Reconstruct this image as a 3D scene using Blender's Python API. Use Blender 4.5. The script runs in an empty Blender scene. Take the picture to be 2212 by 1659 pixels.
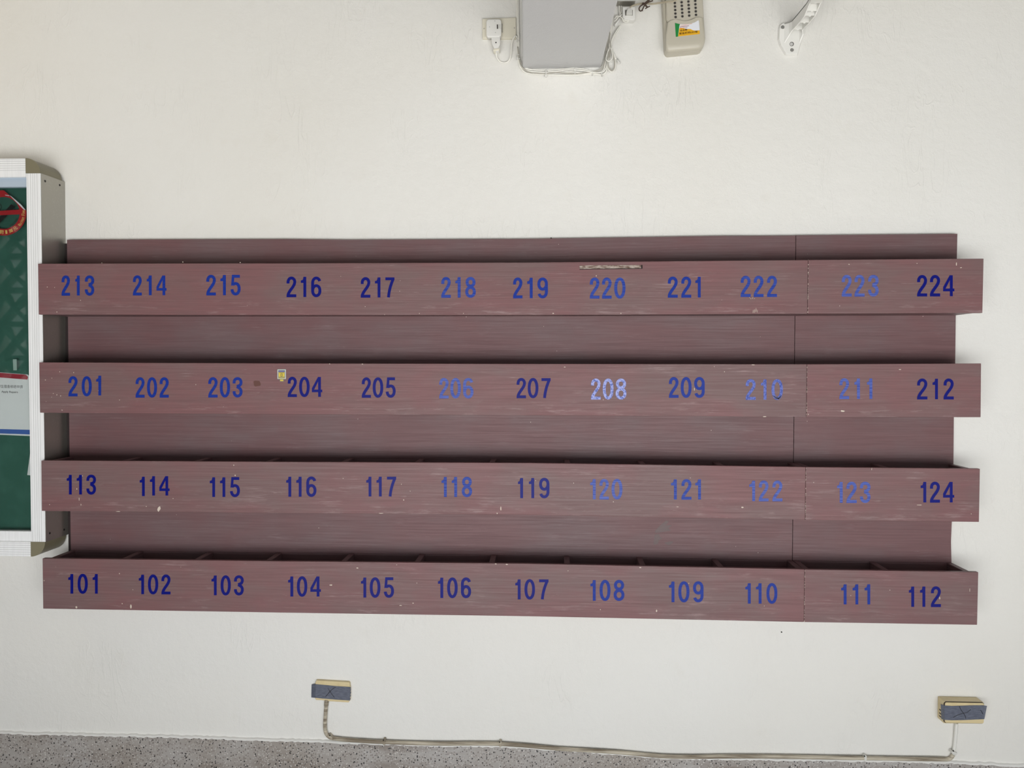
import bpy, bmesh, math, random
from mathutils import Vector, Matrix
random.seed(7)
S = bpy.context.scene
COL = S.collection

# ------------------------------------------------------------------ camera
IW, IH, FPX = 2212, 1659, 1661.0
CAM = Vector((0.17, -2.70, 1.47))
YAW, PITCH, ROLL = 0.0455038, -0.0244867, -0.0018014
Rcw = Matrix.Rotation(YAW, 3, 'Z') @ Matrix.Rotation(PITCH, 3, 'X') @ Matrix.Rotation(ROLL, 3, 'Y')
cd = bpy.data.cameras.new('camera'); cam = bpy.data.objects.new('camera', cd); COL.objects.link(cam)
cd.sensor_fit = 'HORIZONTAL'; cd.sensor_width = 36.0; cd.lens = FPX / IW * 36.0
cd.clip_start = 0.02; cd.clip_end = 100
cam.matrix_world = Matrix.Translation(CAM) @ (Rcw @ Matrix.Rotation(math.pi / 2, 3, 'X')).to_4x4()
S.camera = cam

# ------------------------------------------------------------------ light and exposure
S.view_settings.view_transform = 'Standard'
S.view_settings.look = 'None'
S.view_settings.gamma = 1.0
S.view_settings.use_curve_mapping = False
S.view_settings.exposure = -0.17
w = bpy.data.worlds.new('world'); S.world = w; w.use_nodes = True
bg = w.node_tree.nodes['Background']
bg.inputs[0].default_value = (0.93, 0.97, 1.0, 1); bg.inputs[1].default_value = 0.55

def area(name, loc, target, size, size_y, power, color):
    l = bpy.data.lights.new(name, 'AREA'); l.shape = 'RECTANGLE'; l.size = size; l.size_y = size_y
    l.energy = power; l.color = color
    o = bpy.data.objects.new(name, l); COL.objects.link(o)
    o.location = loc
    o.rotation_euler = (Vector(target) - Vector(loc)).to_track_quat('-Z', 'Y').to_euler()
    return o
area('entrance_fill', (-0.1, -3.75, 0.55), (0.0, 0, 1.25), 5.4, 1.1, 138, (0.965, 0.985, 1.0))  # added area lamp, stands in for daylight from the low doorway

area('warm_fill', (-2.3, -1.3, 3.15), (-1.9, 0, 1.6), 1.2, 0.2, 6, (1.0, 0.86, 0.66))  # unseen warm lamp, added to tint the upper-left wall
sl_ = bpy.data.lights.new('sun', 'SUN'); sl_.energy = 11.5; sl_.angle = math.radians(3); sl_.color = (1.0, 0.99, 0.975)
so_ = bpy.data.objects.new('sun', sl_); COL.objects.link(so_); so_.location = (3, -8, 8)
so_.rotation_euler = Vector((-0.30, 0.62, -0.76)).to_track_quat('-Z', 'Y').to_euler()

# ------------------------------------------------------------------ helpers
def ray(px, py):
    return Rcw @ Vector(((px - IW / 2) / FPX, 1.0, (IH / 2 - py) / FPX))
def at(px, py, y=0.0):
    """point of the plane y = const that the photograph shows at this pixel"""
    d = ray(px, py)
    return CAM + d * ((y - CAM.y) / d.y)
def at_x(px, py, x):
    d = ray(px, py)
    return CAM + d * ((x - CAM.x) / d.x)
def zm(ox, oy, s):
    return lambda u, v, y=0.0: at(ox + u / s, oy + v / s, y)

def srgb(r, g, b):
    f = lambda c: (c / 255 / 12.92) if c / 255 <= 0.04045 else ((c / 255 + 0.055) / 1.055) ** 2.4
    return (f(r), f(g), f(b), 1.0)

def mat(name, col, rough=0.5, metal=0.0, spec=0.5):
    m = bpy.data.materials.new(name); m.use_nodes = True
    b = m.node_tree.nodes['Principled BSDF']
    b.inputs['Base Color'].default_value = col; b.inputs['Roughness'].default_value = rough
    b.inputs['Metallic'].default_value = metal; b.inputs['Specular IOR Level'].default_value = spec
    return m

class NT:
    def __init__(s, m):
        s.t = m.node_tree; s.n = s.t.nodes; s.b = s.n['Principled BSDF']
        s.tc = s.n.new('ShaderNodeTexCoord').outputs['Object']
    def link(s, a, b): s.t.links.new(a, b)
    def mapping(s, scale=(1, 1, 1), loc=(0, 0, 0), rot=(0, 0, 0)):
        k = s.n.new('ShaderNodeMapping'); s.link(s.tc, k.inputs['Vector'])
        k.inputs['Scale'].default_value = scale; k.inputs['Location'].default_value = loc
        k.inputs['Rotation'].default_value = rot
        return k.outputs[0]
    def noise(s, vec, scale, detail=4, rough=0.55, dist=0.0):
        k = s.n.new('ShaderNodeTexNoise'); s.link(vec, k.inputs['Vector'])
        k.inputs['Scale'].default_value = scale; k.inputs['Detail'].default_value = detail
        k.inputs['Roughness'].default_value = rough; k.inputs['Distortion'].default_value = dist
        return k.outputs['Fac']
    def voro(s, vec, scale, feature='F1', out='Distance', rnd=1.0):
        k = s.n.new('ShaderNodeTexVoronoi'); s.link(vec, k.inputs['Vector'])
        k.feature = feature; k.inputs['Scale'].default_value = scale
        k.inputs['Randomness'].default_value = rnd
        return k.outputs[out]
    def ramp(s, fac, lo, hi, a=0.0, b=1.0):
        k = s.n.new('ShaderNodeMapRange'); s.link(fac, k.inputs['Value'])
        k.inputs['From Min'].default_value = lo; k.inputs['From Max'].default_value = hi
        k.inputs['To Min'].default_value = a; k.inputs['To Max'].default_value = b
        return k.outputs['Result']
    def math(s, op, a, b):
        k = s.n.new('ShaderNodeMath'); k.operation = op
        for i, v in enumerate((a, b)):
            if isinstance(v, (int, float)): k.inputs[i].default_value = v
            else: s.link(v, k.inputs[i])
        return k.outputs[0]
    def mix(s, fac, a, b):
        k = s.n.new('ShaderNodeMix'); k.data_type = 'RGBA'
        if isinstance(fac, (int, float)): k.inputs[0].default_value = fac
        else: s.link(fac, k.inputs[0])
        for i, v in ((6, a), (7, b)):
            if isinstance(v, tuple): k.inputs[i].default_value = v
            else: s.link(v, k.inputs[i])
        return k.outputs[2]
    def color(s, c): s.link(c, s.b.inputs['Base Color'])
    def bump(s, h, strength, dist, prev=None):
        k = s.n.new('ShaderNodeBump'); s.link(h, k.inputs['Height'])
        k.inputs['Strength'].default_value = strength; k.inputs['Distance'].default_value = dist
        if prev is not None: s.link(prev, k.inputs['Normal'])
        return k.outputs[0]
    def normal(s, n): s.link(n, s.b.inputs['Normal'])
    def sep(s):
        k = s.n.new('ShaderNodeSeparateXYZ'); s.link(s.tc, k.inputs[0]); return k.outputs

class MB:
    """collects shapes (world coordinates) into one mesh"""
    def __init__(s): s.bm = bmesh.new()
    def face(s, pts, mi=0):
        f = s.bm.faces.new([s.bm.verts.new(p) for p in pts]); f.material_index = mi; return f
    def hexa(s, a, b, mi=0):
        """a and b: the two end loops, same count"""
        va = [s.bm.verts.new(p) for p in a]; vb = [s.bm.verts.new(p) for p in b]; n = len(va)
        fs = [s.bm.faces.new(va), s.bm.faces.new(list(reversed(vb)))]
        for i in range(n):
            fs.append(s.bm.faces.new((va[i], vb[i], vb[(i + 1) % n], va[(i + 1) % n])))
        for f in fs: f.material_index = mi
        return s
    def box(s, x0, x1, y0, y1, z0, z1, mi=0):
        return s.hexa([(x0, y0, z0), (x1, y0, z0), (x1, y0, z1), (x0, y0, z1)],
                      [(x0, y1, z0), (x1, y1, z0), (x1, y1, z1), (x0, y1, z1)], mi)
    def prism(s, pts, yf, yb, mi=0):
        """outline (world points, x and z used) pulled from front plane yf to back plane yb"""
        return s.hexa([(p[0], yf, p[2]) for p in pts], [(p[0], yb, p[2]) for p in pts], mi)
    def tube(s, pts, r, seg=10, mi=0, flat=1.0):
        pts = [Vector(p) for p in pts]; rings = []
        up = Vector((0.13, 1, 0.07)).normalized()
        for i, p in enumerate(pts):
            t = (pts[min(i + 1, len(pts) - 1)] - pts[max(i - 1, 0)]).normalized()
            a = up - t * up.dot(t)
            if a.length < 1e-4: a = Vector((1, 0, 0)) - t * t.x
            a.normalize(); b = t.cross(a)
            rr = r[i] if isinstance(r, (list, tuple)) else r
            rings.append([s.bm.verts.new(p + (a * math.cos(k / seg * math.tau) * flat + b * math.sin(k / seg * math.tau)) * rr) for k in range(seg)])
        for q in range(len(rings) - 1):
            for k in range(seg):
                f = s.bm.faces.new((rings[q][k], rings[q][(k + 1) % seg], rings[q + 1][(k + 1) % seg], rings[q + 1][k]))
                f.material_index = mi; f.smooth = True
        for ring in (rings[0], list(reversed(rings[-1]))):
            s.bm.faces.new(ring).material_index = mi
        return s
    def disc(s, c, r, y0, y1, seg=16, mi=0):
        c = Vector(c)
        return s.prism([(c.x + r * math.cos(k / seg * math.tau), 0, c.z + r * math.sin(k / seg * math.tau)) for k in range(seg)], y0, y1, mi)
    def bevel(s, width, seg=2, test=None):
        bmesh.ops.recalc_face_normals(s.bm, faces=s.bm.faces)
        es = [e for e in s.bm.edges if len(e.link_faces) == 2 and e.calc_face_angle(0) > 0.5 and (test is None or test(e))]
        bmesh.ops.bevel(s.bm, geom=es, offset=width, segments=seg, affect='EDGES', profile=0.6, clamp_overlap=True)
        return s
    def smooth(s):
        for f in s.bm.faces: f.smooth = True
        return s
    def build(s, name, mats, parent=None, origin=None, flip=True):
        if flip: bmesh.ops.recalc_face_normals(s.bm, faces=s.bm.faces)
        org = Vector(origin) if origin is not None else (Vector(parent['_o']) if parent else Vector((0, 0, 0)))
        for v in s.bm.verts: v.co -= org
        me = bpy.data.meshes.new(name); s.bm.to_mesh(me); s.bm.free()
        for m in (mats if isinstance(mats, (list, tuple)) else [mats]): me.materials.append(m)
        o = bpy.data.objects.new(name, me); COL.objects.link(o)
        o['_o'] = tuple(org)
        if parent: o.parent = parent; o.location = org - Vector(parent['_o'])
        else: o.location = org
        return o

def thing(name, label, cat, loc, group=None):
    o = bpy.data.objects.new(name, None); COL.objects.link(o); o.empty_display_size = 0.05
    o.location = loc; o['_o'] = tuple(Vector(loc))
    return tag(o, label, cat, group)
def tag(o, label, cat, group=None):
    o['label'] = label; o['category'] = cat
    if group: o['group'] = group
    return o
def struct(o, label=None):
    o['kind'] = 'structure'
    if label: o['label'] = label
    return o

def catmull(pts, n=8):
    pts = [Vector(p) for p in pts]; out = []
    P = [pts[0] * 2 - pts[1]] + pts + [pts[-1] * 2 - pts[-2]]
    for i in range(1, len(P) - 2):
        for k in range(n):
            t = k / n; a, b, c, d = P[i - 1], P[i], P[i + 1], P[i + 2]
            out.append(0.5 * (2 * b + (c - a) * t + (2 * a - 5 * b + 4 * c - d) * t * t + (3 * b - a - 3 * c + d) * t ** 3))
    out.append(pts[-1]); return out

def text_tris(body, bold=0.0):
    """outline of a piece of writing as triangles in its own plane, height about 1"""
    c = bpy.data.curves.new('t', 'FONT'); c.body = body; c.offset = bold; c.resolution_u = 3
    o = bpy.data.objects.new('t', c); COL.objects.link(o)
    dg = bpy.context.evaluated_depsgraph_get(); dg.update()
    ev = o.evaluated_get(dg); me = ev.to_mesh()
    vs = [v.co.copy() for v in me.vertices]; fs = [tuple(p.vertices) for p in me.polygons]
    ev.to_mesh_clear(); bpy.data.objects.remove(o); bpy.data.curves.remove(c)
    return vs, fs
def put_text(mb, body, fn, mi=0, bold=0.0):
    """fn maps normalised (u, v) in the text's own box to a world point"""
    vs, fs = text_tris(body, bold)
    if not vs: return
    x0 = min(v.x for v in vs); x1 = max(v.x for v in vs); y0 = min(v.y for v in vs); y1 = max(v.y for v in vs)
    bv = [mb.bm.verts.new(fn((v.x - x0) / (x1 - x0), (v.y - y0) / (y1 - y0))) for v in vs]
    for f in fs:
        try: mb.bm.faces.new([bv[i] for i in f]).material_index = mi
        except ValueError: pass

# ------------------------------------------------------------------ materials
def wall_paint():
    m = mat('wall_paint', srgb(228, 225, 215), 0.55, spec=0.3); n = NT(m)
    big = n.noise(n.mapping((0.7, 0.7, 0.7)), 1.3, 3)
    c = n.mix(n.ramp(big, 0.35, 0.65), srgb(231, 230, 226), srgb(228, 226, 220))
    sm = n.noise(n.mapping(), 9, 5)
    c = n.mix(n.ramp(sm, 0.62, 0.8, 0, 0.25), c, srgb(216, 211, 199))
    n.color(c)
    fine = n.noise(n.mapping(), 260, 3)
    med = n.noise(n.mapping(), 28, 4, 0.6)
    tro = n.noise(n.mapping((1, 1, 0.28), rot=(0, 0.5, 0)), 22, 2, 0.5, 1.2)
    ridge = n.ramp(n.math('ABSOLUTE', n.math('SUBTRACT', tro, 0.5), 0), 0.0, 0.035, 1, 0)
    msk = n.ramp(n.noise(n.mapping(loc=(3, 1, 2)), 4.2, 4), 0.48, 0.72)
    ridge = n.math('MULTIPLY', ridge, msk)
    b1 = n.bump(fine, 0.5, 0.0014)
    b2 = n.bump(med, 0.55, 0.005, b1)
    b3 = n.bump(ridge, 0.55, 0.0016, b2)
    n.normal(b3); return m
def painted_wood(name, base, red, grey, chalk, seed):
    m = mat(name, base, 0.5, spec=0.32); n = NT(m)
    blot = n.noise(n.mapping((1.1, 1, 2.2), loc=(seed, 0, seed)), 3.0, 4, 0.6)
    c = n.mix(n.ramp(blot, 0.40, 0.62), red, grey)
    grain = n.noise(n.mapping((2.2, 3, 95), loc=(seed, 0, 0)), 2.0, 5, 0.6, 0.15)
    c = n.mix(n.ramp(grain, 0.35, 0.66, 0, 0.6), c, tuple(q * 0.80 for q in base[:3]) + (1,))
    hi = n.noise(n.mapping((5, 5, 150), loc=(0, 0, seed)), 2.0, 3, 0.6)
    patch = n.noise(n.mapping((2.6, 2, 8), loc=(seed * 2, 0, 5)), 2.6, 4, 0.62)
    f = n.math('MULTIPLY', n.ramp(hi, 0.50, 0.66), n.ramp(patch, 0.55, 0.72))
    c = n.mix(n.math('MULTIPLY', f, 0.65), c, chalk)
    patch2 = n.noise(n.mapping((5, 2, 22), loc=(seed, 0, 9)), 2.2, 5, 0.7)
    c = n.mix(n.ramp(patch2, 0.66, 0.80, 0, 0.5), c, chalk)
    if name.endswith('front'):
        gs = n.n.new('ShaderNodeTexCoord'); gx = n.n.new('ShaderNodeSeparateXYZ'); n.link(gs.outputs['Generated'], gx.inputs[0])
        foot = n.noise(n.mapping((3.2, 2, 26), loc=(4, 0, seed)), 2.4, 5, 0.68)
        low = n.ramp(gx.outputs[2], 0.34, 0.10)
        c = n.mix(n.math('MULTIPLY', n.ramp(foot, 0.57, 0.74, 0, 0.6), low), c, chalk)
    v = n.voro(n.mapping((1, 1, 1.0), loc=(seed, 0, 0)), 30)
    gate = n.noise(n.mapping(loc=(9, seed, 0)), 14, 1)
    sp = n.math('MULTIPLY', n.math('LESS_THAN', v, 0.035), n.math('GREATER_THAN', gate, 0.56))
    c = n.mix(sp, c, srgb(205, 192, 184))
    n.color(c)
    n.normal(n.bump(n.math('ADD', grain, n.math('MULTIPLY', hi, 0.7)), 0.30, 0.0012))
    n.link(n.ramp(grain, 0.3, 0.7, 0.42, 0.58), n.b.inputs['Roughness'])
    return m
def vinyl(name, col, col2, rough, streak=0.0, mottle=0.0):
    m = mat(name, col, rough, spec=0.16); n = NT(m)
    c = col
    if streak:
        g = n.noise(n.mapping((6, 3, 190)), 2.0, 3, 0.6)
        c = n.mix(n.ramp(g, 0.40, 0.60, 0, streak), col, col2)
    if mottle:
        g = n.noise(n.mapping(), 170, 3, 0.7)
        k = n.mix(n.ramp(g, 0.46, 0.60, 0, mottle), col, col2)
        c = k
    if not isinstance(c, tuple): n.color(c)
    return m
def terrazzo(name, base, base2):
    m = mat(name, base, 0.55); n = NT(m)
    big = n.noise(n.mapping(), 3.5, 4)
    c = n.mix(n.ramp(big, 0.35, 0.65), base, base2)
    gr = n.noise(n.mapping((0.8, 1, 5), loc=(2, 0, 1)), 3.2, 4, 0.6)
    c = n.mix(n.ramp(gr, 0.50, 0.68, 0, 0.7), c, srgb(112, 98, 86))
    for sc, th, col, sd, gt in ((150, 0.36, srgb(176, 171, 167), 4, .5), (130, 0.34, srgb(126, 118, 112), 8, .5), (78, 0.22, srgb(40, 36, 36), 0, .50), (105, 0.24, srgb(48, 44, 43), 11, .60), (120, 0.24, srgb(204, 200, 195), 15, .66)):
        mp = n.mapping(loc=(sd, sd, sd))
        v = n.voro(mp, sc); gate = n.voro(mp, sc, out='Color')
        sp = n.n.new('ShaderNodeSeparateColor'); n.link(gate, sp.inputs[0])
        f = n.math('MULTIPLY', n.math('LESS_THAN', v, th), n.math('GREATER_THAN', sp.outputs[0], gt))
        c = n.mix(f, c, col)
    return m, n, c

M = {}
M['wall'] = wall_paint()
M['wood_front'] = painted_wood('plum_paint_front', srgb(117, 86, 87), srgb(126, 88, 90), srgb(119, 96, 96), srgb(158, 136, 136), 1.0)
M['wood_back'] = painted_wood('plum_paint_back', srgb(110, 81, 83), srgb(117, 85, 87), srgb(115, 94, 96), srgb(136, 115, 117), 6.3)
M['chip'] = mat('bare_chip', srgb(205, 192, 178), 0.7)
M['bare_wood'] = mat('bare_wood', srgb(128, 108, 94), 0.8)
k = NT(M['bare_wood']); k.color(k.mix(k.ramp(k.noise(k.mapping((20, 10, 60)), 3, 4), 0.4, 0.62), srgb(100, 78, 66), srgb(172, 160, 150)))
M['dark_line'] = mat('dark_gap', srgb(40, 28, 28), 0.8)
M['glue'] = mat('glue_residue', srgb(96, 76, 76), 0.5)
M['stain'] = mat('brown_stain', srgb(92, 56, 48), 0.6)
M['navy'] = vinyl('vinyl_navy', srgb(2, 12, 112), None, 0.42)
M['royal'] = vinyl('vinyl_royal', srgb(20, 46, 136), srgb(40, 66, 156), 0.42, streak=0.35)
M['mid'] = vinyl('vinyl_sheen_streaked', srgb(28, 54, 142), srgb(64, 84, 164), 0.45, streak=0.8)  # light streaks paint the sheen of the bright opening into the vinyl
M['light'] = vinyl('vinyl_sheen_light', srgb(56, 74, 154), srgb(94, 108, 178), 0.45, streak=0.9)  # stronger sheen, put into the colour as a lighter blue
M['pale'] = vinyl('vinyl_pale', srgb(160, 168, 222), srgb(80, 96, 170), 0.45, mottle=0.9)  # strongest sheen, painted as pale mottling here and in the next one
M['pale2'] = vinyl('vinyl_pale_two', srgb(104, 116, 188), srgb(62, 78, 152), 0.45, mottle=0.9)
M['alu'] = mat('white_aluminium', srgb(226, 228, 228), 0.38, spec=0.6)
k = NT(M['alu']); k.color(k.mix(k.ramp(k.noise(k.mapping((60, 60, 3)), 3, 4), 0.4, 0.7, 0, 0.5), srgb(243, 244, 245), srgb(226, 227, 228)))
M['alu_groove'] = mat('aluminium_groove', srgb(196, 197, 198), 0.5)
M['alu_side'] = mat('grey_anodised', srgb(150, 147, 139), 0.34, 0.8)
k = NT(M['alu_side']); k.color(k.mix(k.ramp(k.noise(k.mapping(), 120, 3), 0.56, 0.75, 0, 0.4), srgb(172, 169, 161), srgb(190, 188, 182)))
M['olive'] = mat('olive_plastic', srgb(124, 118, 96), 0.4)
M['blue_track'] = mat('bluish_track', srgb(176, 190, 204), 0.4)
M['green'] = mat('green_felt', srgb(44, 96, 82), 0.7)
k = NT(M['green']); k.color(k.mix(k.ramp(k.noise(k.mapping(), 14, 5), 0.45, 0.7, 0, 0.5), srgb(40, 92, 78), srgb(62, 112, 98)))
M['screw'] = mat('dark_screw', srgb(30, 27, 25), 0.5, 0.3)
M['steel'] = mat('steel', srgb(190, 190, 188), 0.35, 0.8)
M['cream'] = mat('cream_plastic', srgb(226, 221, 204), 0.4)
M['white_pl'] = mat('white_plastic', srgb(232, 231, 226), 0.38)
M['white_dull'] = mat('white_dull_plastic', srgb(214, 213, 207), 0.5)
M['cable'] = mat('white_cable', srgb(238, 236, 228), 0.4)
M['cable2'] = mat('grey_cable', srgb(176, 172, 162), 0.5)
M['beige_cord'] = mat('beige_cord', srgb(178, 168, 146), 0.5)
M['brown_tie'] = mat('brown_tie', srgb(70, 54, 42), 0.6)
M['box_grey'] = mat('grey_metal', srgb(196, 195, 192), 0.5)
M['beam'] = mat('beam_paint', srgb(198, 198, 198), 0.6)
k = NT(M['beam']); k.normal(k.bump(k.noise(k.mapping(), 140, 3), 0.4, 0.0015, k.bump(k.noise(k.mapping(), 22, 4), 0.3, 0.004)))
M['lamp'] = mat('beige_lamp_plastic', srgb(190, 184, 168), 0.38)
M['lamp_panel'] = mat('beige_lamp_panel', srgb(188, 182, 167), 0.42)
M['led_rim'] = mat('led_rim', srgb(150, 146, 138), 0.25)
M['led_dark'] = mat('led_dark', srgb(34, 30, 28), 0.2)
M['st_white'] = mat('sticker_white', srgb(228, 230, 236), 0.4)
M['st_green'] = mat('sticker_green', srgb(34, 132, 64), 0.4)
M['st_yellow'] = mat('sticker_yellow', srgb(228, 172, 36), 0.4)
M['st_orange'] = mat('sticker_orange', srgb(226, 134, 44), 0.4)
M['st_red'] = mat('sticker_red', srgb(150, 40, 34), 0.4)
M['st_brown'] = mat('sticker_brown_ink', srgb(60, 34, 12), 0.4)
M['red'] = mat('sign_red', srgb(172, 32, 40), 0.35)
M['gold'] = mat('sign_gold', srgb(232, 204, 120), 0.4)
M['black'] = mat('black_ink', srgb(22, 20, 22), 0.45)
M['grey_ink'] = mat('grey_ink', srgb(110, 112, 112), 0.6)
M['paper'] = mat('paper_white', srgb(226, 230, 230), 0.6)
M['poster_red'] = mat('poster_red', srgb(158, 40, 56), 0.5)
M['poster_blue'] = mat('poster_blue', srgb(62, 100, 176), 0.5)
M['ivory'] = mat('aged_ivory_plastic', srgb(212, 194, 150), 0.4)
k = NT(M['ivory']); k.color(k.mix(k.ramp(k.noise(k.mapping(), 30, 4), 0.45, 0.7, 0, 0.5), srgb(214, 197, 154), srgb(196, 174, 126)))
M['tape'] = mat('slate_tape', srgb(86, 90, 104), 0.42)
k = NT(M['tape']); k.color(k.mix(k.ramp(k.noise(k.mapping((8, 8, 60)), 8, 4), 0.4, 0.7), srgb(80, 85, 100), srgb(108, 113, 128)))
k.normal(k.bump(k.noise(k.mapping((20, 20, 120)), 6, 3), 0.4, 0.001))
M['pipe'] = mat('dirty_conduit', srgb(170, 160, 140), 0.5)
k = NT(M['pipe']); k.color(k.mix(k.ramp(k.noise(k.mapping((0.12, 1, 2.2)), 40, 4, 0.6), 0.40, 0.62), srgb(196, 187, 168), srgb(124, 112, 94)))
M['pipe_white'] = mat('painted_conduit', srgb(226, 225, 219), 0.5)
M['meter_grey'] = mat('meter_grey_green', srgb(112, 118, 108), 0.5)
M['meter_yellow'] = mat('meter_yellow', srgb(208, 186, 70), 0.5)
M['meter_blue'] = mat('meter_blue', srgb(96, 100, 150), 0.5)

def glass_mat():
    m = bpy.data.materials.new('glass_pane'); m.use_nodes = True; t = m.node_tree; t.nodes.clear()
    o = t.nodes.new('ShaderNodeOutputMaterial'); mx = t.nodes.new('ShaderNodeMixShader')
    tr = t.nodes.new('ShaderNodeBsdfTransparent'); gl = t.nodes.new('ShaderNodeBsdfGlossy'); fr = t.nodes.new('ShaderNodeFresnel')
    tr.inputs[0].default_value = (0.97, 0.98, 0.975, 1); gl.inputs['Roughness'].default_value = 0.02; fr.inputs[0].default_value = 1.45
    t.links.new(fr.outputs[0], mx.inputs[0]); t.links.new(tr.outputs[0], mx.inputs[1]); t.links.new(gl.outputs[0], mx.inputs[2])
    t.links.new(mx.outputs[0], o.inputs[0]); return m
M['glass'] = glass_mat()

# ------------------------------------------------------------------ the setting
struct(MB().box(-5, 5, 0, 0.2, -0.05, 3.3).build('wall_back', M['wall']), 'cream painted plaster wall')
fm, fn_, fc = terrazzo('terrazzo_floor', srgb(152, 147, 142), srgb(134, 127, 120)); fn_.color(fc)
M['floor'] = fm
struct(MB().box(-5, 5, -3.6, 0.0, -0.1, 0.0).build('floor', M['floor']), 'grey terrazzo floor')
M['ceil'] = mat('ceiling_boards', srgb(104, 102, 98), 0.8)
struct(MB().box(-5, 5, -3.4, 0.0, 3.3, 3.4).build('ceiling', M['ceil']), 'painted ceiling')

mb = MB().box(-5, -4.45, -3.6, -3.4, 0, 3.3).box(-4.45, -2.95, -3.6, -3.4, 0, 1.25).box(-4.45, -2.95, -3.6, -3.4, 2.60, 3.3).box(-2.95, -1.75, -3.6, -3.4, 0, 3.3).box(-1.75, 3.5, -3.6, -3.4, 2.45, 3.3).box(3.5, 5, -3.6, -3.4, 0, 3.3)  # unseen wall; its doorway and lintel are added to shape the daylight
nx, nz = 6, 5
for i in range(nx + 1):
    x = -4.45 + 1.5 * i / nx; mb.box(x - .012, x + .012, -3.56, -3.44, 1.25, 2.6)
for j in range(nz + 1):
    z = 1.25 + 1.35 * j / nz; mb.box(-4.45, -2.95, -3.555, -3.445, z - .02, z + .02)
for i in range(nx):
    for j in range(nz):
        x0, x1 = -4.45 + 1.5 * i / nx, -4.45 + 1.5 * (i + 1) / nx; z0, z1 = 1.25 + 1.35 * j / nz, 1.25 + 1.35 * (j + 1) / nz
        for (a, b), (c, d) in (((x0, z0), (x1, z1)), ((x1, z0), (x0, z1))):
            t_ = .026 * (1 if c > a else -1)
            mb.hexa([(a, -3.54, b + .026), (a, -3.54, b - .026), (c, -3.54, d - .026), (c, -3.54, d + .026)], [(a, -3.46, b + .026), (a, -3.46, b - .026), (c, -3.46, d - .026), (c, -3.46, d + .026)])
M['front_wall'] = mat('corridor_paint', srgb(112, 112, 108), 0.8)
struct(mb.build('wall_front', M['front_wall']), 'unseen corridor wall with pierced block window and wide doorway, added to shape the daylight')
M['yard'] = mat('pale_concrete', srgb(196, 194, 188), 0.85)
struct(MB().box(-14, 14, -18, -3.6, -0.1, 0.0).build('floor_yard', M['yard']), 'unseen concrete yard, made pale to bounce light in')  # out of view, kept pale so it bounces daylight in from below

# skirting: wavy painted top edge, upright face, cove running into the floor
tm, tn, tcol = terrazzo('terrazzo_skirting', srgb(168, 164, 161), srgb(150, 142, 134))
zz = tn.sep()[2]; xx = tn.sep()[0]
M['skirt'] = tm; tn.color(tcol)
M['paint_edge'] = mat('paint_edge', srgb(231, 230, 226), 0.6)
base_px = [(-420, 1573), (0, 1584), (370, 1592), (700, 1603), (880, 1609), (1081, 1613), (1240, 1622), (1340, 1630), (1440, 1638), (1562, 1640), (1719, 1642), (1869, 1644), (2061, 1648), (2120, 1651), (2212, 1655), (2700, 1668)]
bp = [at(x, y, -0.012) for x, y in base_px]
def base_z(x):
    for a, b in zip(bp, bp[1:]):
        if a.x <= x <= b.x: return a.z + (b.z - a.z) * (x - a.x) / (b.x - a.x)
    return bp[0].z if x < bp[0].x else bp[-1].z
mb = MB(); rings = []
N = 900
for i in range(N + 1):
    x = -4.9 + 9.8 * i / N; zt = base_z(x) + random.uniform(-1, 1) * 0.0022
    prof = [(0.0, zt + 0.003), (-0.008, zt + 0.002), (-0.012, zt - 0.003)] + [(-0.012 - 0.05 * (1 - math.cos(a)), 0.05 - 0.05 * math.sin(a)) for a in [math.pi / 2 * q / 6 for q in range(7)]] + [(-0.062, -0.002), (0.0, -0.002)]
    rings.append([mb.bm.verts.new((x, p[0], p[1])) for p in prof])
for a, b in zip(rings, rings[1:]):
    for q in range(len(a) - 1):
        f = mb.bm.faces.new((a[q], b[q], b[q + 1], a[q + 1])); f.smooth = True
        f.material_index = 1 if q < 2 else 0
struct(mb.build('baseboard_back', [M['skirt'], M['paint_edge']]), 'terrazzo skirting with a coved foot')

# concrete beam that leaves the wall above the rack
b0, b1 = at(1129, 148), at(1298, 148)
zb = (b0.z + b1.z) / 2; sk = 0.028
mb = MB()
mb.hexa([(b0.x, 0, zb), (b1.x, 0, zb), (b1.x, 0, 3.3), (b0.x, 0, 3.3)],
        [(b0.x + sk * 3.4, -3.4, zb), (b1.x + sk * 3.4, -3.4, zb), (b1.x + sk * 3.4, -3.4, 3.3), (b0.x + sk * 3.4, -3.4, 3.3)])
mb.bevel(0.006, 2)
struct(mb.build('trim_1', M['beam']), 'grey painted beam end jutting out above the rack')

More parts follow.
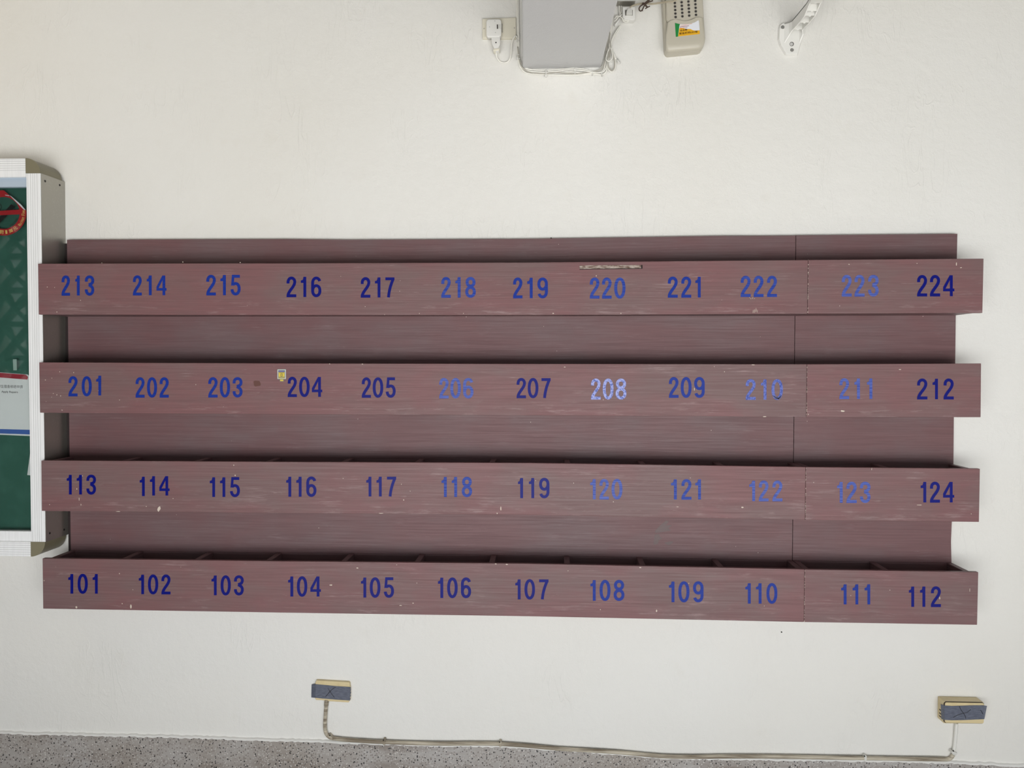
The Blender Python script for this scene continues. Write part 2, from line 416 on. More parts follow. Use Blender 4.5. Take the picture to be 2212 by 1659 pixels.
# ------------------------------------------------------------------ numbers on the rack
def arc(cx, cy, rx, ry, a0, a1, n=18, p=2.0):
    out = []
    for i in range(n + 1):
        a = math.radians(a0 + (a1 - a0) * i / n); c, s_ = math.cos(a), math.sin(a)
        out.append((cx + rx * math.copysign(abs(c) ** (2 / p), c), cy + ry * math.copysign(abs(s_) ** (2 / p), s_)))
    return out
def bez(a, b, c, d, n=10):
    return [tuple((1 - t) ** 3 * a[k] + 3 * (1 - t) ** 2 * t * b[k] + 3 * (1 - t) * t * t * c[k] + t ** 3 * d[k] for k in (0, 1)) for t in [i / n for i in range(n + 1)]]
def stroke(pts, s, closed=False):
    n = len(pts); L = []; R_ = []
    for i in range(n):
        a = pts[(i - 1) % n] if closed or i > 0 else pts[i]; b = pts[(i + 1) % n] if closed or i < n - 1 else pts[i]
        dx, dy = b[0] - a[0], b[1] - a[1]; l = math.hypot(dx, dy) or 1
        nx, ny = -dy / l * s / 2, dx / l * s / 2
        L.append((pts[i][0] + nx, pts[i][1] + ny)); R_.append((pts[i][0] - nx, pts[i][1] - ny))
    qs = []
    for i in range(n if closed else n - 1):
        j = (i + 1) % n; qs.append([L[i], L[j], R_[j], R_[i]])
    return qs
def glyph(ch, W, H):
    """list of polygons in a box W x H"""
    s = 0.142 * H; h = s / 2
    if ch == '0':
        return stroke(arc(W / 2, H / 2, W / 2 - h, H / 2 - h, 0, 360, 40, 2.15)[:-1], s, True)
    if ch == '1':
        t = min(s, W)
        return [[(W - t, 0), (W, 0), (W, H), (W - t, H)], [(0, .70 * H), (W - t, .70 * H), (W - t, .90 * H), (W * .3, .84 * H), (0, .82 * H)],
                [(W * .3, .84 * H), (W - t, .90 * H), (W - t, H), (W - t * 0.95, H), (W * 0.42, .90 * H)]]
    if ch == '2':
        a = arc(W / 2, .715 * H, W / 2 - h, .285 * H - h, 190, 10, 16, 2.1)
        a = [(a[0][0], .665 * H)] + a
        a += bez(a[-1], (W - h * 1.05, .50 * H), (W * .22, .33 * H), (h * 0.95, s * .55), 12)[1:]
        return stroke(a, s) + [[(0, 0), (W, 0), (W, s), (W * .28, s), (0, s * 0.8)]]
    if ch == '3':
        a = [(h, .69 * H)] + arc(W / 2, .745 * H, W / 2 - h, .255 * H - h, 180, -60, 16, 2.1) + [(W * .42, .535 * H)]
        b = [(W * .42, .535 * H)] + arc(W / 2, .28 * H, W / 2 - h, .28 * H - h, 65, -180, 18, 2.1) + [(h, .31 * H)]
        return stroke(a, s) + stroke(b, s)
    if ch == '4':
        x0, x1 = .60 * W, .60 * W + s * .98
        return [[(x0, 0), (x1, 0), (x1, H), (x0, H)], [(0, .235 * H), (W, .235 * H), (W, .365 * H), (0, .365 * H)],
                [(0, .365 * H), (.22 * W, .365 * H), (x0, .77 * H), (x0, H), (x0 * .97, H), (0, .43 * H)]]
    if ch == '5':
        a = [(h, .30 * H)] + arc(W / 2, .325 * H, W / 2 - h, .325 * H - h, -168, 120, 22, 2.15) + [(W * .22, .545 * H)]
        return stroke(a, s) + [[(.14 * W, H - s), (.93 * W, H - s), (.93 * W, H), (.14 * W, H)],
                               [(.14 * W, H), (.05 * W, .47 * H), (.05 * W + s * .95, .50 * H), (.14 * W + s * .85, H)]]
    if ch in '69':
        lo = stroke(arc(W / 2, .315 * H, W / 2 - h, .315 * H - h, 0, 360, 32, 2.1)[:-1], s, True)
        up = [(h, .32 * H)] + [(h, .5 * H)] + arc(W / 2, .68 * H, W / 2 - h, .32 * H - h, 180, 22, 16, 2.15)
        q = lo + stroke(up, s)
        return q if ch == '6' else [[(W - x, H - y) for x, y in p] for p in q]
    if ch == '7':
        a = bez((W - h * 1.05, H - s * .7), (W * .62, .66 * H), (W * .40, .36 * H), (W * .34, 0), 10)
        return stroke(a, s) + [[(0, H - s), (W, H - s), (W, H), (0, H)]]
    if ch == '8':
        return stroke(arc(W / 2, .745 * H, W * .47 - h, .255 * H - h, 0, 360, 30, 2.05)[:-1], s, True) + \
               stroke(arc(W / 2, .285 * H, W / 2 - h, .285 * H - h, 0, 360, 32, 2.1)[:-1], s, True)

A, B, C_, D_ = (60, 500), (600, 500), (1140, 500), (1652, 490)
E_, F_, G_, H_ = (60, 960), (600, 960), (1140, 960), (1652, 960)
# number: crop origin, three digit spans, top and bottom (crop pixels, 3.95 per photo pixel), finish
NUM = {
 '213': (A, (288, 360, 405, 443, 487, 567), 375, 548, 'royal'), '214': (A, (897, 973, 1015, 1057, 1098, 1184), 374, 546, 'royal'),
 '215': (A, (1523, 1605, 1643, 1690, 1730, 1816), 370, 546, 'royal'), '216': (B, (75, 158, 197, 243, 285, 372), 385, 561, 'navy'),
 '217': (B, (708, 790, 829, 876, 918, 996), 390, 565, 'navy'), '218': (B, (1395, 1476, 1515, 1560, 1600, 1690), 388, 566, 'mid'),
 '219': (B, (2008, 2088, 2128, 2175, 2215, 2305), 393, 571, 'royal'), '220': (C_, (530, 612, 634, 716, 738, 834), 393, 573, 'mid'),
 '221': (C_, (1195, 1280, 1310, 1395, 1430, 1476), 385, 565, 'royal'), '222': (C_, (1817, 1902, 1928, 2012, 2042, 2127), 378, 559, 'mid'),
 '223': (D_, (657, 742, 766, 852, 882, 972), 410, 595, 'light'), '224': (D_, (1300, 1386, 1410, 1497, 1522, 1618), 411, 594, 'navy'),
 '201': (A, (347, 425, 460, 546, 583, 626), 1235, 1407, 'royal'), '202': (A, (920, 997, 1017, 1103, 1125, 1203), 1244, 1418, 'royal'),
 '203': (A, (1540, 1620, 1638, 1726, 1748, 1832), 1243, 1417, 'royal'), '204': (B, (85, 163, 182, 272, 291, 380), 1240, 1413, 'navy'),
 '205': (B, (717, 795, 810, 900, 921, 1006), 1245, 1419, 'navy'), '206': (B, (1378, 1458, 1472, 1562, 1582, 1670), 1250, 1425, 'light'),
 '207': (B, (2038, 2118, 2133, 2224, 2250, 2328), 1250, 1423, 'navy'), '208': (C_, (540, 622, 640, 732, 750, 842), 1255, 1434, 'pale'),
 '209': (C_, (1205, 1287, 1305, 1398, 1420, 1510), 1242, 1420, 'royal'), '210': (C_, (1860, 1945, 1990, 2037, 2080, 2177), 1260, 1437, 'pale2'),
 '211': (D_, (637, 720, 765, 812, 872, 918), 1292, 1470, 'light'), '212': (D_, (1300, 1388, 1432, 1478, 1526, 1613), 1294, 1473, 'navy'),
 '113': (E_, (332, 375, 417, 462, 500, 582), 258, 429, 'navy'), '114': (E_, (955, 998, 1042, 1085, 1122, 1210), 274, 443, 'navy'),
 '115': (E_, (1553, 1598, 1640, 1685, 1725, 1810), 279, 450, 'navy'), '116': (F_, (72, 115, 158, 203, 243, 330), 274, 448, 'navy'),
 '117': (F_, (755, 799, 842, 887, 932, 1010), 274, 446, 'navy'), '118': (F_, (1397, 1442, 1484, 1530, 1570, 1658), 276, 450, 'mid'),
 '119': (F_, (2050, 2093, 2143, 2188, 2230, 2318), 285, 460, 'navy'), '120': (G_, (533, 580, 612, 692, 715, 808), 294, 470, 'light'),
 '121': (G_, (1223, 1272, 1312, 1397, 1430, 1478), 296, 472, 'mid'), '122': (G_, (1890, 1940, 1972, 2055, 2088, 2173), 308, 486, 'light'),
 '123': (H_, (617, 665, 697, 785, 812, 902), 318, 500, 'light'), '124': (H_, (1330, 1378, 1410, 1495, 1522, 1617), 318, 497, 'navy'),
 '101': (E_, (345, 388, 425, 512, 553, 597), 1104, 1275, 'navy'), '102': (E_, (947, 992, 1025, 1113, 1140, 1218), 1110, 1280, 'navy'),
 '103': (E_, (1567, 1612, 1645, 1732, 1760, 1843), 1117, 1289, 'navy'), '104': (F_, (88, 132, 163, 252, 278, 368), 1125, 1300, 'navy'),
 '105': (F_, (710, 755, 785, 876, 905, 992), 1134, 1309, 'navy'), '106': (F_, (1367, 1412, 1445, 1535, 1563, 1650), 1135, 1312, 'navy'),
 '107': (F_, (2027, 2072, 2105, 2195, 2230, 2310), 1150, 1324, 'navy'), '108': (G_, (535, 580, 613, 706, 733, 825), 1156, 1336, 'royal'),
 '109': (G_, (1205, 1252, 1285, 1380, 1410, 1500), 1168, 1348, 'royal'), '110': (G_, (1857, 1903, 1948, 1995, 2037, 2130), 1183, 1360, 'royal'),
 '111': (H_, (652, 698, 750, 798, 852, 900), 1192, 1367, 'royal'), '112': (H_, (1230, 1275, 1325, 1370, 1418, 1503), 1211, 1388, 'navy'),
}
FRONT, INNER, BACKF = -0.145, -0.130, -0.018
def number_mesh(key):
    (ox, oy), sp, t, b, fin = NUM[key]; mb = MB(); yf = FRONT - 0.0005
    for k, ch in enumerate(key):
        x0, x1 = sp[2 * k], sp[2 * k + 1]; dy = 0
        if key == '201' and k == 2: dy = -6
        if key == '114' and k > 0: dy = -5
        W, H = (x1 - x0) / 3.95, (b - t) / 3.95
        if ch in '147' : H *= 0.978
        prev, lay = None, 0
        for poly in glyph(ch, W, H):
            if prev is None or math.dist(poly[0], prev[1]) > 1e-6: lay += 1      # overlapping strokes lie in thin layers
            prev = poly
            pts = [at(ox + x0 / 3.95 + p[0], oy + (b + dy) / 3.95 - p[1] - (0.45 if ch in '147' else 0), yf - lay * 2.5e-5) for p in poly]
            try: mb.face(pts)
            except ValueError: pass
    for f in mb.bm.faces:
        f.normal_update()
        if f.normal.y > 0: f.normal_flip()
    return mb, fin

# ------------------------------------------------------------------ the two mail racks
ROWS = [   # board corners in the photograph: left top/bottom, middle, seam, right end
 (((82, 569.5), (83.5, 679.5)), ((1140, 567), (1140, 680.5)), ((1749.5, 561.5), (1749.5, 677.5)), ((2125, 558.5), (2122.4, 676))),
 (((84.5, 782.8), (86.3, 891.6)), ((1140, 786), (1140, 897)), ((1747, 786.7), (1747, 900.6)), ((2119.6, 785), (2118.6, 901.4))),
 (((89, 994.7), (90, 1103.8)), ((1140, 1000), (1140, 1112)), ((1745, 1008.9), (1745, 1123.3)), ((2117, 1012.6), (2115, 1127.6))),
 (((91.6, 1206.3), (93, 1315)), ((1140, 1217.7), (1140, 1331.4)), ((1742, 1230), (1742, 1344)), ((2113.5, 1236), (2111, 1350)))]
ROWNUM = [[str(213 + i) for i in range(12)], [str(201 + i) for i in range(12)], [str(113 + i) for i in range(12)], [str(101 + i) for i in range(12)]]
SEAM = 1.0185
DIVPX = [159, 305.6, 456, 604.5, 760.8, 912.7, 1067, 1223.5, 1380.5, 1542.5, 1701]
DIVPX_R = [1715.5, 1883, 2050]
def board(cols, chips, edge_flakes=False):
    """cols: (top, bottom) world points from left to right on the front plane"""
    mb = MB(); n = len(cols)
    f = [[mb.bm.verts.new((p[0], FRONT, p[2])) for p in c] for c in cols]
    g = [[mb.bm.verts.new((p[0], INNER, p[2])) for p in c] for c in cols]
    for i in range(n - 1):
        mb.bm.faces.new((f[i][0], f[i][1], f[i + 1][1], f[i + 1][0])); mb.bm.faces.new((g[i][0], g[i + 1][0], g[i + 1][1], g[i][1]))
        for k in (0, 1): mb.bm.faces.new((f[i][k], f[i + 1][k], g[i + 1][k], g[i][k]))
    for i in (0, n - 1): mb.bm.faces.new((f[i][0], g[i][0], g[i][1], f[i][1]))
    mb.bevel(0.0016, 2)
    bmesh.ops.recalc_face_normals(mb.bm, faces=mb.bm.faces)
    for (px, py, wx, hy) in chips:       # flakes of lost paint
        c = at(px, py, FRONT - 0.0003); k = random.randint(5, 8); pts = []
        for q in range(k):
            a = -q / k * math.tau; rr = random.uniform(0.6, 1.15)
            pts.append(c + Vector((math.cos(a) * wx * 0.0008 * rr, 0, math.sin(a) * hy * 0.0008 * rr)))
        fc_ = mb.face(pts, 1); fc_.normal_update()
        if fc_.normal.y > 0: fc_.normal_flip()
    if edge_flakes:
        (p, q) = cols[0]
        for k in range(26):
            t = random.random() ** 0.8; c = p.lerp(q, t); wd = random.uniform(0.0006, 0.0016); hh = random.uniform(0.001, 0.004); y = FRONT - 0.0003
            fc_ = mb.face([(c.x - 0.0006, y, c.z), (c.x + wd, y, c.z + hh * .3), (c.x + wd * .7, y, c.z + hh), (c.x - 0.0006, y, c.z + hh * .9)], 1); fc_.normal_update()
            if fc_.normal.y > 0: fc_.normal_flip()
    return mb
CHIPS = [
 [(118, 621, 1.5, 2), (174, 649, 2, 3), (123, 674, 2.5, 2.5), (102, 620, 2, 3), (395, 566, 2, 3), (519, 567, 3, 1.5), (736, 597, 1, 2), (906, 677, 2, 2), (1001, 677, 2, 2), (1195, 677, 4, 3), (1288, 596, 2, 3), (1341, 677, 3, 2), (1627, 673, 1.2, 9), (1630, 672, 1.4, 11), (1633, 670, 1.2, 10), (1636, 672, 0.8, 7), (1619, 642, 0.7, 5), (1622, 645, 1, 4), (1626, 644, 0.9, 5), (1630, 645, 0.7, 3), (1614, 640, .6, 4), (1834, 571, 3, 2), (1981, 569, 3, 2), (2066, 570, 2.5, 9), (2076, 578, 5, 2), (220, 548 + 20, 3, 1.5)],
 [(129, 803, 2, 3), (159, 805, 2, 4), (112, 817, 2, 2), (98, 821, 3, 2), (115, 850, 2, 2), (123, 853, 2, 3), (131, 855, 2, 3), (212.5, 844, 1.5, 2.5), (423, 831, 1.5, 2.5), (258, 864, 2, 2), (134, 886, 3, 2), (712, 786, 3, 1.5), (783, 786.5, 3.5, 2), (1220, 793, 5, 1.5), (1500, 841, 2, 7), (1565, 803, 2, 2), (1627, 788, 7, 1.8), (1652, 900, 8, 2), (1820, 888, 10, 4), (1944, 798, 8, 2), (1746, 895, 1.5, 4)],
 [(166, 1056, 2, 4), (178, 1028, 2, 2.5), (171, 1078, 1.5, 8), (175, 1090, 1.5, 6), (343, 1099, 8, 13), (374, 1077, 3, 2), (316, 1094, 2, 2), (505, 1005, 2, 3), (508, 1027, 3, 3), (107, 1090, 2, 2), (255, 1105, 10, 1.5), (462, 1046, 2, 3), (867, 1046, 1.5, 2.5), (886, 1061, 1.2, 2), (872, 1080, 2.5, 4), (1082, 1099, 2.5, 10), (1074, 1109, 3, 3), (823, 1109, 12, 1.5), (1325, 1084, 2, 2), (1464, 1095, 6, 1.4), (1604, 1096, 5, 4), (1883, 1013, 1.2, 6), (2098, 1110, 1.5, 2), (1987, 1091, 14, 1.3)],
 [(95.5, 1254, 1.8, 3), (258, 1239, 2, 3), (165, 1312, 5, 6), (283, 1311, 4.5, 11), (287, 1274, 1.5, 2), (264, 1304, 2.5, 3), (715, 1264, 8, 3.5), (772, 1227, 4.5, 2.5), (857, 1220, 3, 1.6), (1071, 1218, 5, 2.5), (1095, 1219, 5, 2.5), (892, 1303, 3.5, 2.5), (865, 1308, 6, 1.8), (1383, 1226, 5, 2), (1418, 1320, 3, 7), (1297, 1317, 2, 2.5), (1488, 1260, 1.5, 2.5), (2095, 1275, 1.2, 8), (2030, 1292, 2, 7), (1651, 1309, 1.5, 2), (1227, 1233, 2, 2)],
]
rackL = thing('mail_rack', 'long plum painted wooden mail rack, ten numbered slots wide', 'mail rack', (-0.27, 0, 0.65))
rackR = thing('mail_rack', 'short plum painted mail rack, two slots wide, at the right end of the long one', 'mail rack', (1.29, 0, 0.65))

# back panels with slightly wavy upper edges
zlow = at(153, 1310, BACKF).z
topL = [at(x, y, BACKF) for x, y in ((145, 518), (400, 517), (620, 516.5), (760, 518), (1140, 516), (1400, 512), (1560, 509.5), (1640, 509.5), (1714.5, 508.8))]
mb = MB(); xl = -1.5437
pts = [(xl, 0, zlow), (SEAM - 0.0011, 0, zlow)] + [(SEAM - 0.0011, 0, topL[-1].z)] + [tuple(p) for p in reversed(topL[1:-1])] + [(xl, 0, topL[0].z)]
mb.prism(pts, BACKF, 0.0); mb.build('back_panel', M['wood_back'], rackL)
MB().box(xl - 0.0155, xl, -.007, 0, at(150, 1190, 0).z, topL[0].z - .012).build('gap_shade', M['dark_line'], rackL)  # dark strip stands in for shade in the gap beside the notice board
mb = MB(); rx = [at(x, y, BACKF) for x, y in ((2055.3, 1212), (2054.3, 1170), (2056, 1128), (2059.6, 1003), (2060.4, 901), (2063.4, 786), (2064.6, 682), (2067, 558), (2068, 505.2))]
pts = [(SEAM + 0.0011, 0, zlow), (rx[0].x, 0, zlow)] + [tuple(p) for p in rx] + [tuple(at(1880, 507, BACKF)), (SEAM + 0.0011, 0, at(1716, 508.5, BACKF).z)]
mb.prism(pts, BACKF, 0.0); mb.build('back_panel', M['wood_back'], rackR)

divx = [at(p, 1195, BACKF).x for p in DIVPX]; divxR = [at(p, 1205, BACKF).x for p in DIVPX_R]
divx[0] = xl + 0.0095; divx[-1] = SEAM - 0.0011 - 0.0095; divxR[0] = SEAM + 0.0011 + 0.0095
div_src = None
for r, row in enumerate(ROWS):
    W = [(at(*c[0], FRONT), at(*c[1], FRONT)) for c in row]
    seamL = [Vector((SEAM - 0.0004, FRONT, p.z)) for p in W[2]]; seamR = [Vector((SEAM + 0.0004, FRONT, p.z)) for p in W[2]]
    split = lambda lo, hi: [c for c in CHIPS[r] if lo <= c[0] < hi]
    fbL = board([W[0], tuple(a.lerp(b, .5) + Vector((0, 0, -0.0008)) for a, b in zip(W[0], W[1])), W[1], tuple(seamL)], split(0, 1745)).build('front_board', [M['wood_front'], M['chip']], rackL)
    fbR = board([tuple(seamR), W[3]], split(1745, 2212), True).build('front_board', [M['wood_front'], M['chip']], rackR)
    for key in ROWNUM[r]:
        nm, fin = number_mesh(key)
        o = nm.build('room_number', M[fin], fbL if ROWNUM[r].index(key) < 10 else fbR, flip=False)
        if key == '210':
            pt = lambda u, v, d=0.0: at(1140 + u / 3.95, 500 + v / 3.95, FRONT - 0.0012 - d)
            q = MB(); q.face([pt(2084, 1396), pt(2112, 1410, .003), pt(2140, 1424, .004), pt(2166, 1398), pt(2160, 1412), pt(2143, 1433, .002), pt(2110, 1420, .002)])
            fl = q.build('peeled_flap', M['led_dark'], fbL, flip=False); fl['label'] = 'dark peeled tip of the last zero'
        o['label'] = {'pale': 'pale worn number ', 'pale2': 'pale worn number ', 'light': 'lighter blue number with painted sheen, ', 'mid': 'streaky blue number with painted sheen, '}.get(fin, 'dark blue number ') + key
    if r == 0:
        p = [at(*q, FRONT - 0.0004) for q in ((1252, 573.5), (1388.5, 572.5), (1387.5, 579.5), (1252, 581.5))]
        mb = MB(); f = mb.face(p); o = mb.build('bare_strip', M['bare_wood'], fbL); o['label'] = 'narrow strip of bare scraped wood'
        mb = MB(); mb.face([at(*q, FRONT - 0.0005) for q in ((1384.5, 572.3), (1388, 572.3), (1388, 580), (1385, 580))]); mb.face([at(*q, FRONT - 0.0005) for q in ((1252, 580.8), (1387.5, 579.2), (1387.5, 580.6), (1252, 582.3))])
        mb.build('strip_edge', M['dark_line'], fbL)
    if r == 1:
        mb = MB(); pts = []
        for k in range(14):
            a = k / 14 * math.tau; q = 1 + random.uniform(-.14, .14)
            pts.append(at(555 + 7.6 * q * math.copysign(abs(math.cos(a)) ** .6, math.cos(a)), 828.5 + 6 * q * math.copysign(abs(math.sin(a)) ** .6, math.sin(a)), FRONT - 0.0004))
        mb.face(pts); o = mb.build('stain', M['stain'], fbL); o['label'] = 'small brown stain between 203 and 204'
        g = lambda u, v, e=0: at(520 + u / 11.06, 780 + v / 11.06, FRONT - 0.0004 - e)
        mb = MB(); quad = lambda a, b, c, d, m_, e: mb.face([g(a, b, e), g(c, b, e), g(c, d, e), g(a, d, e)], m_)
        quad(872, 190, 1085, 435, 0, 0); quad(930, 430, 1030, 488, 0, 0)
        quad(882, 205, 1074, 425, 4, 0.0001); quad(892, 215, 1062, 418, 0, 0.0002)
        quad(905, 228, 1045, 262, 2, 0.0003); quad(905, 264, 1048, 375, 1, 0.0003); quad(900, 395, 1055, 412, 1, 0.0003); quad(942, 438, 1018, 478, 1, 0.0003)
        for a, b, c, d in ((955, 300, 995, 308), (955, 360, 995, 368), (953, 300, 962, 368), (988, 300, 997, 368)): quad(a, b, c, d, 3, 0.0004)
        quad(920, 272, 1035, 282, 3, 0.0004)
        o = mb.build('sticker', [M['meter_grey'], M['meter_yellow'], M['meter_blue'], M['black'], M['st_white']], fbL); o['label'] = 'tiny yellow and grey sticker showing a zero'
    # shelf board under the slots and the dividers
    zl, zr = W[0][1].z, W[2][1].z
    for root, x0, x1 in ((rackL, xl, SEAM - 0.0011), (rackR, SEAM + 0.0011, divxR[-1] + 0.0095)):
        za = zl + (zr - zl) * (x0 - W[0][1].x) / (W[2][1].x - W[0][1].x) + 0.0005; zb_ = zl + (zr - zl) * (x1 - W[0][1].x) / (W[2][1].x - W[0][1].x) + 0.0005
        if root is rackR: za = W[2][1].z + 0.0005; zb_ = W[3][1].z + 0.0005
        MB().hexa([(x0, INNER, za), (x1, INNER, zb_), (x1, INNER, zb_ + .012), (x0, INNER, za + .012)],
                  [(x0, BACKF, za), (x1, BACKF, zb_), (x1, BACKF, zb_ + .012), (x0, BACKF, za + .012)]).build('shelf_board', M['wood_back'], root)
    ptsT = [W[0][0], W[1][0], W[2][0], W[3][0]]
    def top_at(x):
        for a, b in zip(ptsT, ptsT[1:]):
            if x <= b.x or b is ptsT[-1]: return a.z + (b.z - a.z) * (x - a.x) / (b.x - a.x)
    for root, x0, x1 in ((rackL, xl + .019, SEAM - .0206), (rackR, SEAM + .0206, divxR[-1] - .0095)):
        xs_ = [x0 + (x1 - x0) * q / 4 for q in range(5)]; mb = MB()
        for a, b in zip(xs_, xs_[1:]):
            za, zb_ = top_at(a) - .0025, top_at(b) - .0025
            mb.hexa([(a, BACKF - .005, za - .14), (b, BACKF - .005, zb_ - .14), (b, BACKF - .005, zb_), (a, BACKF - .005, za)], [(a, BACKF, za - .14), (b, BACKF, zb_ - .14), (b, BACKF, zb_), (a, BACKF, za)])
        bmesh.ops.remove_doubles(mb.bm, verts=mb.bm.verts, dist=1e-6)
        mb.build('slot_back', M['wood_back'], root)
    for root, xs in ((rackL, divx), (rackR, divxR)):
        for x in xs:
            for a, b in zip(ptsT, ptsT[1:]):
                if x <= b.x or b is ptsT[-1]:
                    zt = a.z + (b.z - a.z) * (x - a.x) / (b.x - a.x); break
            org = Vector((x, BACKF, zt - 0.0015))
            if div_src is None:
                hgt = 0.158
                mb = MB().box(x - .0095, x + .0095, INNER, BACKF, org.z - hgt, org.z); mb.bevel(0.0015, 1)
                div_src = mb.build('divider', M['wood_back'], root, origin=org)
            else:
                d = div_src.copy(); COL.objects.link(d); d.parent = root; d.location = org - Vector(root['_o'])
# patch of old glue on the back panel under 121
bp_ = [c for c in rackL.children if c.name.startswith('back_panel')][0]
mb = MB(); gq = lambda u, v: at(1140 + u / 3.95, 960 + v / 3.95, BACKF - 0.0003)
for poly in ([(1085, 740), (1130, 690), (1180, 650), (1205, 655), (1180, 690), (1230, 690), (1200, 715), (1225, 735), (1160, 745), (1090, 755)],
             [(1083, 770), (1120, 765), (1130, 790), (1150, 800), (1120, 815), (1110, 850), (1072, 855)], [(1165, 838), (1230, 825), (1245, 835), (1210, 862), (1175, 850)]):
    mb.face([gq(*p) for p in poly])
for f in mb.bm.faces:
    f.normal_update()
    if f.normal.y > 0: f.normal_flip()
o = mb.build('glue_residue', M['glue'], bp_, flip=False); o['label'] = 'dark patch of old glue below 121'

# ------------------------------------------------------------------ notice board on the left
YF = -0.127; XR = -1.5648
z_t, z_b = at(70, 341.5, YF).z, at(84, 1202.5, YF).z
xi = at(55.5, 360, YF).x; rad = XR - xi
nb = thing('notice_board', 'glazed notice board with white aluminium frame and green backing, left of the rack', 'notice board', (-2.15, 0, (z_t + z_b) / 2))
XL = XR - 1.24
def rail(name, x0, x1, z0, z1, grooves, along):
    mb = MB().box(x0, x1, YF, -0.012, z0, z1); mb.bevel(0.001, 1)
    for g in grooves:
        if along == 'x': z = z0 + (z1 - z0) * g; mb.box(x0, x1, YF - 0.0003, YF + 0.001, z - 0.0006, z + 0.0006, 1)
        else: x = x0 + (x1 - x0) * g; mb.box(x - 0.0006, x + 0.0006, YF - 0.0003, YF + 0.001, z0, z1, 1)
    return mb.build(name, [M['alu'], M['alu_groove']], nb)
rh = at(30, 341, YF).z - at(30, 381.5, YF).z
rail('top_rail', XL + rad, xi, z_t - rh, z_t, (0.36, 0.48, 0.60, 0.72, 0.84, 0.95), 'x')
rail('bottom_rail', XL + rad, xi, z_b, z_b + rad, (0.15, 0.3, 0.45, 0.6, 0.75, 0.9), 'x')
rail('side_rail', xi + 0.001, XR, z_b + rad, z_t - rad, (0.12, 0.3, 0.45, 0.6, 0.76), 'z')
rail('side_rail', XL, XL + rad - 0.001, z_b + rad, z_t - rad, (0.25, 0.4, 0.55, 0.7, 0.88), 'z')
MB().box(XL + rad, xi, YF + 0.006, YF + 0.03, z_b + rad, at(30, 1148.5, YF).z).build('sill', M['alu'], nb)
MB().box(XL + rad, xi, YF + 0.012, YF + 0.03, at(30, 402, YF).z, z_t - rh).build('glass_track', M['blue_track'], nb)
for cx, cz, a0, nm in ((xi, z_t - rad, 0, 'corner_cap'), (xi, z_b + rad, -90, 'corner_cap'), (XL + rad, z_t - rad, 90, 'corner_cap'), (XL + rad, z_b + rad, 180, 'corner_cap')):
    rr = rad; pts = [(cx, 0, cz)] + [(cx + rr * math.cos(math.radians(a0 + q * 9)), 0, cz + rr * math.sin(math.radians(a0 + q * 9))) for q in range(11)]
    mb = MB().prism(pts, YF - 0.001, -0.010); o = mb.build('corner_cap', M['olive'], nb); o['label'] = 'olive plastic corner cap'
XW = -1.5598
mb = MB().hexa([(XR - 0.001, YF + .002, z_b + rad), (XR + 0.0012, YF + .002, z_b + rad), (XR + 0.0012, YF + .002, z_t - rad), (XR - .001, YF + .002, z_t - rad)],
               [(XR - 0.001, 0, z_b + rad), (XW, 0, z_b + rad), (XW, 0, z_t - rad), (XR - .001, 0, z_t - rad)]); sp_ = mb.build('side_panel', M['alu_side'], nb); sp_['label'] = 'grey metal side panel'
for yy, zz_ in ((YF + .022, z_t - rad - .022), (YF + .098, z_t - rad - .018), (YF + .022, z_b + rad + .026), (YF + .098, z_b + rad + .022)):
    mb = MB(); c = Vector((XR + 0.0012 + (XW - XR - .0012) * (yy - YF) / -YF, yy, zz_)); R_ = 0.0042
    mb.hexa([c + Vector((0, R_ * math.cos(k / 12 * math.tau), R_ * math.sin(k / 12 * math.tau))) for k in range(12)], [c + Vector((0.0012, R_ * .8 * math.cos(k / 12 * math.tau), R_ * .8 * math.sin(k / 12 * math.tau))) for k in range(12)])
    mb.build('screw', M['screw'], sp_)
YG = YF + 0.020; YB = YF + 0.045
MB().box(XL + 0.021, XR - 0.021, YB, YB + 0.01, z_b + 0.021, z_t - 0.021).build('backing', M['green'], nb)
MB().box(XL + rad - .004, xi + .004, YG, YG + 0.004, z_b + rad, z_t - rh + 0.001).build('glass_pane', M['glass'], nb)
MB().box(XL + 0.022, XR - 0.022, -0.012, -0.002, z_b + 0.022, z_t - 0.022).build('rear_panel', M['alu_side'], nb)

# no smoking sticker behind the glass
YS = YG + 0.0055
s_o = at(8, 460, YS)
ns = thing('no_smoking_sticker', 'round red no smoking sticker with curled edge behind the notice board glass', 'sticker', s_o)
px2 = (at(9, 460, YS) - s_o).x
def ndisc(u, v, e=0.0): return at(u / 12.76, 400 + v / 12.76, YS - e)
R1, R0 = 49.0, 34.5
# ring, cut along the folded chord between (265,285) and (700,680)
ca, cb = Vector((265 / 12.76, 400 + 285 / 12.76)), Vector((705 / 12.76, 400 + 685 / 12.76))
def outside(x, y): return (cb.x - ca.x) * (y - ca.y) - (cb.y - ca.y) * (x - ca.x) < 0
def clip_chord(poly):
    out = []
    n = len(poly)
    for i in range(n):
        p, q = poly[i], poly[(i + 1) % n]; po, qo = outside(*p), outside(*q)
        if not po: out.append(p)
        if po != qo:
            fp = (cb.x - ca.x) * (p[1] - ca.y) - (cb.y - ca.y) * (p[0] - ca.x); fq = (cb.x - ca.x) * (q[1] - ca.y) - (cb.y - ca.y) * (q[0] - ca.x)
            t = fp / (fp - fq); out.append((p[0] + (q[0] - p[0]) * t, p[1] + (q[1] - p[1]) * t))
    return out
def flatface(mb, poly, y, mi=0):
    if len(poly) < 3: return
    f = mb.face([at(p[0], p[1], y) for p in poly], mi); f.normal_update()
    if f.normal.y > 0: f.normal_flip()
mb = MB()
